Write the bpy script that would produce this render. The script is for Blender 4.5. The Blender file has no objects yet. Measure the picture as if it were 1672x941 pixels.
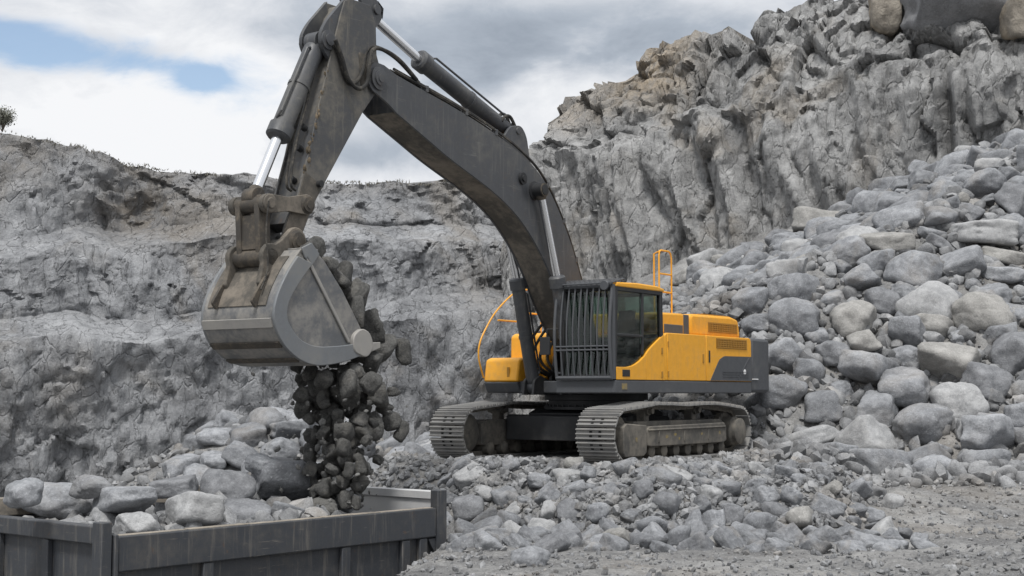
import bpy, bmesh, math, random
import numpy as np
from math import sin, cos, radians, pi, sqrt, atan2
from mathutils import Vector, Matrix

C = bpy.context.scene
COL = C.collection
random.seed(7)
RNG = np.random.default_rng(11)

# ------------------------------------------------------------------ camera
FPX, CX, CY, HOR, HC = 2300.0, 836.0, 470.5, 643.0, 1.12
PITCH = math.atan((HOR - CY) / FPX)
cam = bpy.data.cameras.new('camera')
cam.sensor_width = 36.0
cam.lens = 36.0 * FPX / 1672.0
cam.clip_start = 0.1
cam.clip_end = 5000
cam_ob = bpy.data.objects.new('camera', cam)
COL.objects.link(cam_ob)
cam_ob.location = (0, 0, HC)
cam_ob.rotation_euler = (pi / 2 + PITCH, 0, 0)
C.camera = cam_ob
C.render.resolution_x, C.render.resolution_y = 1024, 576

# ------------------------------------------------------------------ light
SUN_EL, SUN_AZ = radians(62), radians(190)          # azimuth clockwise from +Y (north)
sd = Vector((sin(SUN_AZ) * cos(SUN_EL), cos(SUN_AZ) * cos(SUN_EL), sin(SUN_EL)))
sun = bpy.data.lights.new('sun', 'SUN')
sun.energy = 3.4
sun.angle = radians(12)
sun.color = (1.0, 0.975, 0.94)
sun_ob = bpy.data.objects.new('sun', sun)
COL.objects.link(sun_ob)
sun_ob.rotation_euler = (-sd).to_track_quat('-Z', 'Y').to_euler()

C.view_settings.view_transform = 'Standard'
C.view_settings.look = 'None'
C.view_settings.exposure = 0.0
C.view_settings.gamma = 1.0
C.view_settings.use_curve_mapping = False

world = bpy.data.worlds.new('World')
C.world = world
world.use_nodes = True


def build_sky():
    nt = world.node_tree
    N, Lk = nt.nodes, nt.links
    N.clear()
    out = N.new('ShaderNodeOutputWorld')
    bg = N.new('ShaderNodeBackground')
    bg.inputs['Strength'].default_value = 0.1
    Lk.new(bg.outputs[0], out.inputs[0])
    sky = N.new('ShaderNodeTexSky')
    sky.sky_type = 'NISHITA'
    sky.sun_disc = False
    sky.sun_elevation = SUN_EL
    sky.sun_rotation = SUN_AZ
    sky.air_density = 1.0
    sky.dust_density = 0.6
    tc = N.new('ShaderNodeTexCoord')
    sep = N.new('ShaderNodeSeparateXYZ')
    Lk.new(tc.outputs['Generated'], sep.inputs[0])

    def math_(op, a, b=None, c=None, clamp=False):
        n = N.new('ShaderNodeMath')
        n.operation = op
        n.use_clamp = clamp
        for i, v in enumerate((a, b, c)):
            if v is None:
                continue
            if isinstance(v, (int, float)):
                n.inputs[i].default_value = v
            else:
                Lk.new(v, n.inputs[i])
        return n.outputs[0]
    x, y, z = sep.outputs
    h = math_('SQRT', math_('ADD', math_('MULTIPLY', x, x), math_('MULTIPLY', y, y)))
    h = math_('MAXIMUM', h, 0.05)
    u = math_('DIVIDE', x, h)
    w = math_('DIVIDE', z, h)
    comb = N.new('ShaderNodeCombineXYZ')
    Lk.new(u, comb.inputs[0])
    Lk.new(math_('MULTIPLY', w, 1.9), comb.inputs[1])
    Lk.new(math_('MULTIPLY', y, 0.6), comb.inputs[2])

    def noise(scale, detail=6, rough=0.55, dist=0.0, off=0.0):
        n = N.new('ShaderNodeTexNoise')
        n.inputs['Scale'].default_value = scale
        n.inputs['Detail'].default_value = detail
        n.inputs['Roughness'].default_value = rough
        n.inputs['Distortion'].default_value = dist
        mp = N.new('ShaderNodeMapping')
        mp.inputs['Location'].default_value = (off, off * 0.7, off * 0.3)
        Lk.new(comb.outputs[0], mp.inputs[0])
        Lk.new(mp.outputs[0], n.inputs['Vector'])
        return n.outputs[0]
    n_big = noise(5.0, 8, 0.56, 0.25, 3.1)
    n_mid = noise(13.0, 7, 0.6, 0.4, 8.2)
    n_warp = noise(7.0, 4, 0.5, 0.0, 5.5)

    def blob(px, py, sx, sy, tilt=0.0, warp=0.05):
        """soft blob round one direction of the sky; 1 at its centre"""
        u0, w0 = (px - CX) / FPX, (HOR - py) / FPX
        du = math_('ADD', math_('SUBTRACT', u, u0), math_('MULTIPLY', math_('SUBTRACT', n_warp, 0.5), warp * 2.2))
        dw = math_('ADD', math_('SUBTRACT', w, w0), math_('MULTIPLY', math_('SUBTRACT', n_big, 0.5), warp))
        dw = math_('SUBTRACT', dw, math_('MULTIPLY', du, tilt))
        a = math_('DIVIDE', du, sx / FPX)
        b = math_('DIVIDE', dw, sy / FPX)
        r2 = math_('ADD', math_('MULTIPLY', a, a), math_('MULTIPLY', b, b))
        return math_('POWER', 2.718, math_('MULTIPLY', r2, -1.0))

    # how open the cloud cover is
    hole = math_('ADD', blob(140, 108, 270, 42, -0.16), math_('MULTIPLY', blob(330, 150, 70, 22, 0.2), 0.7))
    hole = math_('ADD', hole, math_('MULTIPLY', blob(20, 70, 60, 20, 0.0), 0.35))
    hole = math_('SUBTRACT', hole, math_('MULTIPLY', math_('SUBTRACT', n_mid, 0.5), 1.6))
    mr = N.new('ShaderNodeMapRange')
    mr.interpolation_type = 'SMOOTHSTEP'
    mr.inputs['From Min'].default_value = 0.25
    mr.inputs['From Max'].default_value = 0.95
    Lk.new(hole, mr.inputs['Value'])
    hole_f = math_('MULTIPLY', mr.outputs[0], 0.9)
    # cloud brightness
    dark = math_('ADD', blob(880, 55, 330, 62, 0.0, 0.06), math_('MULTIPLY', blob(640, 250, 170, 42, 0.0), 0.75))
    dark = math_('ADD', dark, math_('MULTIPLY', blob(520, 60, 130, 28, -0.1), 0.35))
    dark = math_('ADD', dark, math_('MULTIPLY', blob(1150, 40, 200, 60, 0.0), 0.35))
    t = math_('ADD', math_('MULTIPLY', dark, 0.74), math_('MULTIPLY', math_('SUBTRACT', n_big, 0.5), 1.35))
    t = math_('ADD', t, math_('MULTIPLY', math_('SUBTRACT', n_mid, 0.5), 0.95))
    lowglow = blob(380, 235, 420, 75, 0.0, 0.03)
    t = math_('SUBTRACT', t, math_('MULTIPLY', lowglow, 0.13))
    t = math_('SUBTRACT', t, math_('MULTIPLY', blob(1010, 135, 190, 45, 0.15, 0.03), 0.25))
    t = math_('ADD', t, 0.17, clamp=True)
    ramp = N.new('ShaderNodeValToRGB')
    e = ramp.color_ramp.elements
    e[0].position, e[0].color = 0.0, (0.90, 0.91, 0.93, 1)
    e[1].position, e[1].color = 1.0, (0.30, 0.345, 0.41, 1)
    m_ = ramp.color_ramp.elements.new(0.35)
    m_.color = (0.66, 0.69, 0.74, 1)
    m_ = ramp.color_ramp.elements.new(0.65)
    m_.color = (0.43, 0.48, 0.55, 1)
    Lk.new(t, ramp.inputs[0])
    up = N.new('ShaderNodeMixRGB')
    up.blend_type = 'MULTIPLY'
    up.inputs[0].default_value = 1.0
    Lk.new(ramp.outputs[0], up.inputs[1])
    # an overcast sky is brighter overhead than near the horizon
    hi_ = N.new('ShaderNodeMapRange')
    hi_.interpolation_type = 'SMOOTHSTEP'
    for i_, v_ in zip((1, 2, 3, 4), (0.32, 0.85, 10.3, 13.5)):
        hi_.inputs[i_].default_value = v_
    Lk.new(z, hi_.inputs[0])
    Lk.new(hi_.outputs[0], up.inputs[2])
    mix = N.new('ShaderNodeMixRGB')
    Lk.new(hole_f, mix.inputs[0])
    Lk.new(up.outputs[0], mix.inputs[1])
    tint = N.new('ShaderNodeMixRGB')
    tint.blend_type = 'MULTIPLY'
    tint.inputs[0].default_value = 1.0
    tint.inputs[2].default_value = (1.55, 1.5, 1.45, 1)
    Lk.new(sky.outputs[0], tint.inputs[1])
    Lk.new(tint.outputs[0], mix.inputs[2])
    Lk.new(mix.outputs[0], bg.inputs[0])


build_sky()

# ------------------------------------------------------------------ pixel <-> world
cp, sp_ = cos(PITCH), sin(PITCH)


def ray(px, py):
    xc, yc = (px - CX) / FPX, (CY - py) / FPX
    return np.array([xc, cp - sp_ * yc, sp_ + cp * yc])


def project(P):
    P = np.asarray(P, float)
    x, y, z = P[..., 0], P[..., 1], P[..., 2] - HC
    d = y * cp + z * sp_
    v = -y * sp_ + z * cp
    return CX + FPX * x / d, CY - FPX * v / d, d


# ------------------------------------------------------------------ numpy noise
_perm = np.random.default_rng(3).permutation(512).astype(np.int64)


def _hash(i, j, k):
    return _perm[(_perm[(_perm[i & 511] + j) & 511] + k) & 511]


_G = np.random.default_rng(5).normal(size=(512, 3))
_G /= np.linalg.norm(_G, axis=1, keepdims=True)


def perlin(p):
    p = np.asarray(p, float)
    i = np.floor(p).astype(np.int64)
    f = p - i
    w = f * f * f * (f * (f * 6 - 15) + 10)
    out = 0
    for a in (0, 1):
        for b in (0, 1):
            for c in (0, 1):
                g = _G[_hash(i[..., 0] + a, i[..., 1] + b, i[..., 2] + c)]
                d = (g * (f - np.array([a, b, c]))).sum(-1)
                wx = w[..., 0] if a else 1 - w[..., 0]
                wy = w[..., 1] if b else 1 - w[..., 1]
                wz = w[..., 2] if c else 1 - w[..., 2]
                out = out + d * wx * wy * wz
    return out * 1.6


def fbm(p, octaves=5, gain=0.5, ridged=False):
    s, a, f = 0, 1.0, 1.0
    for o in range(octaves):
        n = perlin(p * f + o * 17.3)
        if ridged:
            n = 1 - 2 * np.abs(n)
        s = s + a * n
        a *= gain
        f *= 2.03
    return s


def worley(p):
    """F1, F2 and a random number in [0,1) for the nearest cell"""
    i = np.floor(p).astype(np.int64)
    f1 = np.full(p.shape[:-1], 9.0)
    f2 = f1.copy()
    idn = np.zeros(p.shape[:-1])
    for a in (-1, 0, 1):
        for b in (-1, 0, 1):
            for c in (-1, 0, 1):
                h = _hash(i[..., 0] + a, i[..., 1] + b, i[..., 2] + c)
                q = np.stack([i[..., 0] + a + (h * 37 % 512) / 512, i[..., 1] + b + (h * 91 % 512) / 512,
                              i[..., 2] + c + (h * 173 % 512) / 512], -1)
                d = np.sqrt(((q - p) ** 2).sum(-1))
                near = d < f1
                f2 = np.where(near, f1, np.minimum(f2, d))
                idn = np.where(near, (h * 57 % 512) / 512, idn)
                f1 = np.where(near, d, f1)
    return f1, f2, idn


def fracture(p, slope=0.5, step=0.5, crack=0.1, cw=0.08):
    """broken rock: every cell of a Voronoi pattern is a plane of its own depth and tilt"""
    i = np.floor(p).astype(np.int64)
    f1 = np.full(p.shape[:-1], 9.0)
    f2 = f1.copy()
    val = np.zeros(p.shape[:-1])
    for a in (-1, 0, 1):
        for b in (-1, 0, 1):
            for c in (-1, 0, 1):
                h = _hash(i[..., 0] + a, i[..., 1] + b, i[..., 2] + c)
                dv = p - np.stack([i[..., 0] + a + (h * 37 % 512) / 512, i[..., 1] + b + (h * 91 % 512) / 512,
                                   i[..., 2] + c + (h * 173 % 512) / 512], -1)
                d = np.sqrt((dv ** 2).sum(-1))
                near = d < f1
                v = step * ((h * 57 % 512) / 512 - 0.5) + slope * (dv * _G[h]).sum(-1)
                f2 = np.where(near, f1, np.minimum(f2, d))
                val = np.where(near, v, val)
                f1 = np.where(near, d, f1)
    return val - crack * np.clip(1 - (f2 - f1) / cw, 0, 1)


def sstep(a, b, x):
    t = np.clip((x - a) / (b - a), 0, 1)
    return t * t * (3 - 2 * t)


# ------------------------------------------------------------------ materials
def new_mat(name):
    m = bpy.data.materials.new(name)
    m.use_nodes = True
    nt = m.node_tree
    nt.nodes.clear()
    out = nt.nodes.new('ShaderNodeOutputMaterial')
    b = nt.nodes.new('ShaderNodeBsdfPrincipled')
    nt.links.new(b.outputs[0], out.inputs[0])
    return m, nt, b, out


def nz(nt, vec, scale, detail=5, rough=0.6, dist=0.0):
    n = nt.nodes.new('ShaderNodeTexNoise')
    n.inputs['Scale'].default_value = scale
    n.inputs['Detail'].default_value = detail
    n.inputs['Roughness'].default_value = rough
    n.inputs['Distortion'].default_value = dist
    nt.links.new(vec, n.inputs['Vector'])
    return n.outputs[0]


def mapping(nt, vec, scale=(1, 1, 1), loc=(0, 0, 0)):
    mp = nt.nodes.new('ShaderNodeMapping')
    mp.inputs['Scale'].default_value = scale
    mp.inputs['Location'].default_value = loc
    nt.links.new(vec, mp.inputs[0])
    return mp.outputs[0]


def mixc(nt, fac, a, b, mode='MIX'):
    n = nt.nodes.new('ShaderNodeMixRGB')
    n.blend_type = mode
    for i, v in enumerate((fac, a, b)):
        if isinstance(v, (int, float)):
            n.inputs[i].default_value = v
        elif isinstance(v, tuple):
            n.inputs[i].default_value = (*v, 1) if len(v) == 3 else v
        else:
            nt.links.new(v, n.inputs[i])
    return n.outputs[0]


def mapr(nt, v, a, b, c=0.0, d=1.0):
    n = nt.nodes.new('ShaderNodeMapRange')
    n.interpolation_type = 'SMOOTHSTEP'
    for i, q in zip((1, 2, 3, 4), (a, b, c, d)):
        n.inputs[i].default_value = q
    nt.links.new(v, n.inputs[0])
    return n.outputs[0]


def mth(nt, op, a, b):
    n = nt.nodes.new('ShaderNodeMath')
    n.operation = op
    for i, v in enumerate((a, b)):
        if isinstance(v, (int, float)):
            n.inputs[i].default_value = v
        else:
            nt.links.new(v, n.inputs[i])
    return n.outputs[0]


def bump(nt, b, h, strength, dist, prev=None):
    n = nt.nodes.new('ShaderNodeBump')
    n.inputs['Strength'].default_value = strength
    n.inputs['Distance'].default_value = dist
    nt.links.new(h, n.inputs['Height'])
    if prev is not None:
        nt.links.new(prev, n.inputs['Normal'])
    nt.links.new(n.outputs[0], b.inputs['Normal'])
    return n.outputs[0]


def rock_mat(name, lo, hi, tan=(0.30, 0.26, 0.21), tan_amt=0.35, scale=1.0, streak=None, per_object=False,
             tone_attr=False, bump_s=0.6, fleck=1.0, bump_d=0.05, weather=None, mottle=0.0, vary=(0.84, 1.14)):
    m, nt, b, out = new_mat(name)
    tc = nt.nodes.new('ShaderNodeTexCoord')
    vec = tc.outputs['Object']
    oi = nt.nodes.new('ShaderNodeObjectInfo')
    if per_object:
        add = nt.nodes.new('ShaderNodeVectorMath')
        add.operation = 'MULTIPLY_ADD'
        nt.links.new(oi.outputs['Random'], add.inputs[0])
        add.inputs[1].default_value = (40, 23, 31)
        nt.links.new(vec, add.inputs[2])
        vec = add.outputs[0]
    svec = mapping(nt, vec, streak) if streak else vec
    n1 = nz(nt, svec, 0.55 * scale, 6, 0.62, 0.3)
    n2 = nz(nt, vec, 3.2 * scale, 6, 0.65, 0.2)
    n3 = nz(nt, vec, 22 * scale, 4, 0.7)
    n4 = nz(nt, mapping(nt, vec, (1, 1, 1), (9, 4, 7)), 0.33 * scale, 4, 0.6, 0.6)
    t = mth(nt, 'ADD', mth(nt, 'MULTIPLY', n1, 0.55), mth(nt, 'MULTIPLY', n2, 0.45))
    c = mixc(nt, mapr(nt, t, 0.36, 0.66), lo, hi)
    c = mixc(nt, mapr(nt, n4, 0.50, 0.68, 0, tan_amt), c, tan)
    if mottle:
        n6 = nz(nt, svec, 6.0 * scale, 8, 0.78, 0.5)
        n7 = nz(nt, mapping(nt, vec, (3.5, 3.5, 0.35), (3, 8, 1)), 0.9 * scale, 6, 0.7, 0.4)
        c = mixc(nt, mapr(nt, n6, 0.56, 0.70, 0, mottle), c, tuple(min(1, v * 1.3) for v in hi))
        c = mixc(nt, mapr(nt, n6, 0.46, 0.33, 0, mottle), c, tuple(v * 0.6 for v in lo))
        c = mixc(nt, mapr(nt, n7, 0.52, 0.66, 0, mottle * 0.8), c, tuple(v * 0.95 for v in hi))
        c = mixc(nt, mapr(nt, n7, 0.46, 0.34, 0, mottle * 0.7), c, tuple(v * 0.75 for v in lo))
    if weather:
        at_ = nt.nodes.new('ShaderNodeAttribute')
        at_.attribute_name = 'weathered'
        c = mixc(nt, mth(nt, 'MULTIPLY', at_.outputs['Fac'], mapr(nt, n2, 0.35, 0.6, 0.35, 1.0)), c, weather)
    # pale veins of dust and dark specks
    c = mixc(nt, mapr(nt, n3, 0.52, 0.72, 0, 0.42 * fleck), c, tuple(min(1, v * 1.55) for v in hi))
    c = mixc(nt, mapr(nt, n3, 0.46, 0.30, 0, 0.5), c, tuple(v * 0.55 for v in lo))
    hsv = nt.nodes.new('ShaderNodeHueSaturation')
    nt.links.new(c, hsv.inputs['Color'])
    if per_object:
        nt.links.new(mapr(nt, oi.outputs['Random'], 0, 1, *vary), hsv.inputs['Value'])
    elif tone_attr:
        at = nt.nodes.new('ShaderNodeAttribute')
        at.attribute_name = 'tone'
        nt.links.new(at.outputs['Fac'], hsv.inputs['Value'])
    nt.links.new(hsv.outputs[0], b.inputs['Base Color'])
    b.inputs['Roughness'].default_value = 0.92
    b.inputs['Specular IOR Level'].default_value = 0.25
    h1 = nz(nt, svec, 2.6 * scale, 8, 0.65, 0.3)
    p = bump(nt, b, h1, bump_s, bump_d * 2.5)
    h2 = nz(nt, vec, 15 * scale, 6, 0.7)
    p = bump(nt, b, h2, bump_s, bump_d * 0.6, p)
    if mottle:
        vo = nt.nodes.new('ShaderNodeTexVoronoi')
        vo.feature = 'DISTANCE_TO_EDGE'
        vo.inputs['Scale'].default_value = 1.7
        vw = nt.nodes.new('ShaderNodeVectorMath')
        vw.operation = 'MULTIPLY_ADD'
        nt.links.new(h1, vw.inputs[0])
        vw.inputs[1].default_value = (0.9, 0.9, 0.9)
        nt.links.new(mapping(nt, vec, (1, 1, 0.6)), vw.inputs[2])
        nt.links.new(vw.outputs[0], vo.inputs['Vector'])
        bump(nt, b, mapr(nt, vo.outputs['Distance'], 0.0, 0.06), 0.7, 0.06, p)
    return m


def paint_mat(name, col, dust=(0.27, 0.25, 0.22), dust_amt=0.5, rough=0.45, spec=0.5, metallic=0.0, scale=1.0, lo=0.5, hi=0.75,
              scratch=0.15, streaks=0.0):
    m, nt, b, out = new_mat(name)
    tc = nt.nodes.new('ShaderNodeTexCoord')
    vec = tc.outputs['Object']
    n1 = nz(nt, vec, 1.5 * scale, 7, 0.65, 0.4)
    n2 = nz(nt, vec, 9 * scale, 6, 0.7)
    n3 = nz(nt, vec, 60 * scale, 3, 0.6)
    t = mth(nt, 'ADD', mth(nt, 'MULTIPLY', n1, 0.65), mth(nt, 'MULTIPLY', n2, 0.35))
    f = mapr(nt, t, lo, hi, 0, dust_amt)
    c = mixc(nt, mapr(nt, n2, 0.35, 0.7, 0, 0.35), col, tuple(v * 0.72 for v in col))
    c = mixc(nt, f, c, dust)
    c = mixc(nt, mapr(nt, n3, 0.62, 0.74, 0, scratch), c, dust)
    if streaks:
        s1 = nz(nt, mapping(nt, vec, (9, 9, 0.7)), 1.6, 5, 0.7)
        s2 = nz(nt, mapping(nt, vec, (1.2, 1.2, 14)), 1.3, 5, 0.75, 0.3)
        c = mixc(nt, mapr(nt, s1, 0.52, 0.74, 0, streaks), c, dust)
        c = mixc(nt, mapr(nt, s2, 0.60, 0.70, 0, streaks * 0.9), c, tuple(v * 1.15 for v in dust))
        c = mixc(nt, mapr(nt, nz(nt, vec, 4.5, 6, 0.75, 0.6), 0.60, 0.68, 0, streaks), c, (0.10, 0.062, 0.04))
    nt.links.new(c, b.inputs['Base Color'])
    b.inputs['Metallic'].default_value = metallic
    b.inputs['Specular IOR Level'].default_value = spec
    nt.links.new(mapr(nt, t, lo - 0.15, hi, rough, min(1, rough + 0.4)), b.inputs['Roughness'])
    bump(nt, b, n2, 0.12, 0.01)
    return m


M = {}
M['terrain'] = rock_mat('quarry_ground', (0.135, 0.135, 0.136), (0.31, 0.308, 0.302), tan_amt=0.25, scale=1.2, bump_s=1.0, bump_d=0.05)
M['wall'] = rock_mat('quarry_wall_rock', (0.172, 0.177, 0.186), (0.355, 0.363, 0.376), (0.215, 0.192, 0.163), 0.7, 0.6, (1, 1, 0.35), bump_s=1.0, bump_d=0.10, fleck=0.6, weather=(0.15, 0.131, 0.108), mottle=0.42)
M['cliff'] = rock_mat('cliff_rock', (0.185, 0.186, 0.186), (0.39, 0.39, 0.387), (0.27, 0.235, 0.19), 0.6, 0.8, (1, 1, 0.16), bump_s=1.0, bump_d=0.09, fleck=0.5, mottle=0.4, weather=(0.30, 0.25, 0.19))
M['crag'] = rock_mat('tan_crag_rock', (0.19, 0.17, 0.145), (0.33, 0.30, 0.255), (0.34, 0.275, 0.195), 0.6, 1.2, bump_s=0.9)
M['slab'] = rock_mat('dark_slab_rock', (0.15, 0.152, 0.158), (0.23, 0.233, 0.24), tan_amt=0.1, scale=0.7, bump_s=0.5)
M['boulder'] = rock_mat('boulder_rock', (0.145, 0.151, 0.161), (0.30, 0.308, 0.322), tan_amt=0.25, scale=1.3, per_object=True, bump_s=0.55, bump_d=0.035)
M['boulder_tan'] = rock_mat('tan_boulder_rock', (0.20, 0.197, 0.188), (0.335, 0.328, 0.314), (0.315, 0.292, 0.25), 0.35, 1.5, bump_s=0.5, bump_d=0.03)
M['boulder_pale'] = rock_mat('pale_boulder_rock', (0.225, 0.228, 0.232), (0.385, 0.388, 0.39), tan_amt=0.15, scale=1.5, bump_s=0.45, bump_d=0.03)
M['boulder_dark'] = rock_mat('dark_boulder_rock', (0.12, 0.124, 0.132), (0.235, 0.24, 0.25), tan_amt=0.1, scale=1.5, bump_s=0.5, bump_d=0.03)
M['dark_rock'] = rock_mat('dark_stone_rock', (0.07, 0.07, 0.068), (0.17, 0.168, 0.16), (0.21, 0.20, 0.18), 0.5, 2.5, per_object=True, bump_s=0.8, bump_d=0.03)  # darker grey than the boulder materials, tone varies per stone
M['grit'] = rock_mat('falling_grit_rock', (0.09, 0.09, 0.088), (0.20, 0.198, 0.19), tan_amt=0.3, scale=2.0, tone_attr=True, bump_s=0.5, bump_d=0.02)
M['rubble'] = rock_mat('rubble_rock', (0.115, 0.118, 0.123), (0.265, 0.268, 0.272), tan_amt=0.3, scale=2.0, tone_attr=True, bump_s=0.5, bump_d=0.02)

M['yellow'] = paint_mat('yellow_paint', (0.74, 0.345, 0.018), (0.36, 0.28, 0.17), 0.4, 0.38, 0.5, scale=0.9, lo=0.50, hi=0.78, scratch=0.14, streaks=0.16)
M['yellow_dark'] = paint_mat('yellow_grille_paint', (0.34, 0.17, 0.02), (0.30, 0.23, 0.14), 0.5, 0.6)
M['boomgrey'] = paint_mat('boom_grey_paint', (0.05, 0.053, 0.059), (0.22, 0.21, 0.185), 0.42, 0.36, 0.5, scale=0.7, lo=0.46, hi=0.72, scratch=0.2, streaks=0.28)
M['stickgrey'] = paint_mat('dusty_stick_paint', (0.052, 0.054, 0.058), (0.20, 0.182, 0.15), 0.72, 0.42, 0.5, scale=0.9, lo=0.40, hi=0.66, scratch=0.25, streaks=0.4)
M['muddy'] = paint_mat('mud_caked_steel', (0.075, 0.07, 0.062), (0.23, 0.20, 0.165), 0.8, 0.75, 0.3, scale=0.8, lo=0.40, hi=0.62, scratch=0.3)
M['bodygrey'] = paint_mat('body_grey_paint', (0.062, 0.066, 0.073), (0.24, 0.23, 0.21), 0.4, 0.5, 0.5, lo=0.5, hi=0.78)
M['black'] = paint_mat('black_paint', (0.018, 0.019, 0.021), (0.16, 0.15, 0.135), 0.35, 0.5, 0.4, lo=0.5, hi=0.8)
M['undercarriage'] = paint_mat('dusty_track_frame', (0.07, 0.068, 0.064), (0.21, 0.19, 0.16), 0.8, 0.8, 0.3, scale=1.2, lo=0.38, hi=0.66, scratch=0.3)
M['shoe'] = paint_mat('worn_track_steel', (0.20, 0.20, 0.20), (0.33, 0.32, 0.30), 0.8, 0.55, 0.5, 0.35, scale=2.0, lo=0.35, hi=0.65)
M['shoe_hole'] = paint_mat('track_shoe_gap', (0.02, 0.02, 0.02), (0.1, 0.09, 0.08), 0.4, 0.8, 0.2)
M['bucket'] = paint_mat('bucket_steel', (0.125, 0.13, 0.137), (0.31, 0.295, 0.27), 0.8, 0.4, 0.5, 0.35, scale=1.3, lo=0.40, hi=0.62, scratch=0.4)
M['bucket_rim'] = paint_mat('bucket_rim_steel', (0.17, 0.18, 0.19), (0.27, 0.265, 0.25), 0.6, 0.45, 0.5, 0.3, scale=1.3, lo=0.42, hi=0.7, scratch=0.3)
M['bucket_edge'] = paint_mat('bucket_polished_edge', (0.30, 0.29, 0.275), (0.42, 0.40, 0.36), 0.6, 0.5, 0.5, 0.3, scale=2, lo=0.4, hi=0.7)
M['rust'] = paint_mat('rusty_pin_steel', (0.058, 0.053, 0.047), (0.185, 0.155, 0.12), 0.7, 0.6, 0.4, 0.2, scale=3, lo=0.42, hi=0.66)
M['mud'] = paint_mat('dried_mud', (0.08, 0.067, 0.05), (0.22, 0.175, 0.125), 0.8, 0.9, 0.1, scale=4, lo=0.4, hi=0.6)
M['rubber'] = paint_mat('hose_rubber', (0.022, 0.022, 0.022), (0.20, 0.18, 0.15), 0.6, 0.65, 0.3, scale=3, lo=0.42, hi=0.7)
M['bedsteel'] = paint_mat('truck_bed_steel', (0.036, 0.04, 0.047), (0.17, 0.155, 0.135), 0.42, 0.5, 0.5, 0.0, scale=1.1, lo=0.46, hi=0.76, scratch=0.35, streaks=0.5)
M['bedinner'] = paint_mat('worn_bed_inside', (0.48, 0.485, 0.49), (0.58, 0.57, 0.55), 0.7, 0.6, 0.4, 0.2, scale=1.2, lo=0.4, hi=0.7)
M['bededge'] = paint_mat('worn_rim_edge', (0.14, 0.13, 0.115), (0.33, 0.29, 0.24), 0.8, 0.7, 0.3, scale=3, lo=0.35, hi=0.6)
M['seat'] = paint_mat('seat_fabric', (0.02, 0.02, 0.022), dust_amt=0.1, rough=0.8)
M['yellowmark'] = paint_mat('yellow_sticker', (0.26, 0.19, 0.055), (0.16, 0.145, 0.12), 0.8, 0.7, scale=8, lo=0.40, hi=0.60)
M['white'] = paint_mat('white_enamel', (0.7, 0.7, 0.7), dust_amt=0.2)
m, nt, b, out = new_mat('chrome_rod')
b.inputs['Base Color'].default_value = (0.72, 0.73, 0.75, 1)
b.inputs['Metallic'].default_value = 1.0
b.inputs['Roughness'].default_value = 0.22
M['chrome'] = m
m, nt, b, out = new_mat('tinted_cab_glass')
b.inputs['Base Color'].default_value = (0.36, 0.47, 0.42, 1)
b.inputs['Roughness'].default_value = 0.03
b.inputs['IOR'].default_value = 1.45
b.inputs['Transmission Weight'].default_value = 1.0
M['glass'] = m


def leaf_material(name, a, bcol):
    m, nt, b, out = new_mat(name)
    tc = nt.nodes.new('ShaderNodeTexCoord')
    n = nz(nt, tc.outputs['Object'], 3.0, 4)
    nt.links.new(mixc(nt, n, a, bcol), b.inputs['Base Color'])
    b.inputs['Roughness'].default_value = 0.7
    return m


M['leaf'] = leaf_material('dry_bush_leaves', (0.11, 0.115, 0.09), (0.20, 0.20, 0.165))
M['twig'] = leaf_material('bush_twigs', (0.06, 0.05, 0.04), (0.10, 0.085, 0.07))
M['turf'] = leaf_material('dry_turf', (0.13, 0.125, 0.105), (0.22, 0.205, 0.17))


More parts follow.
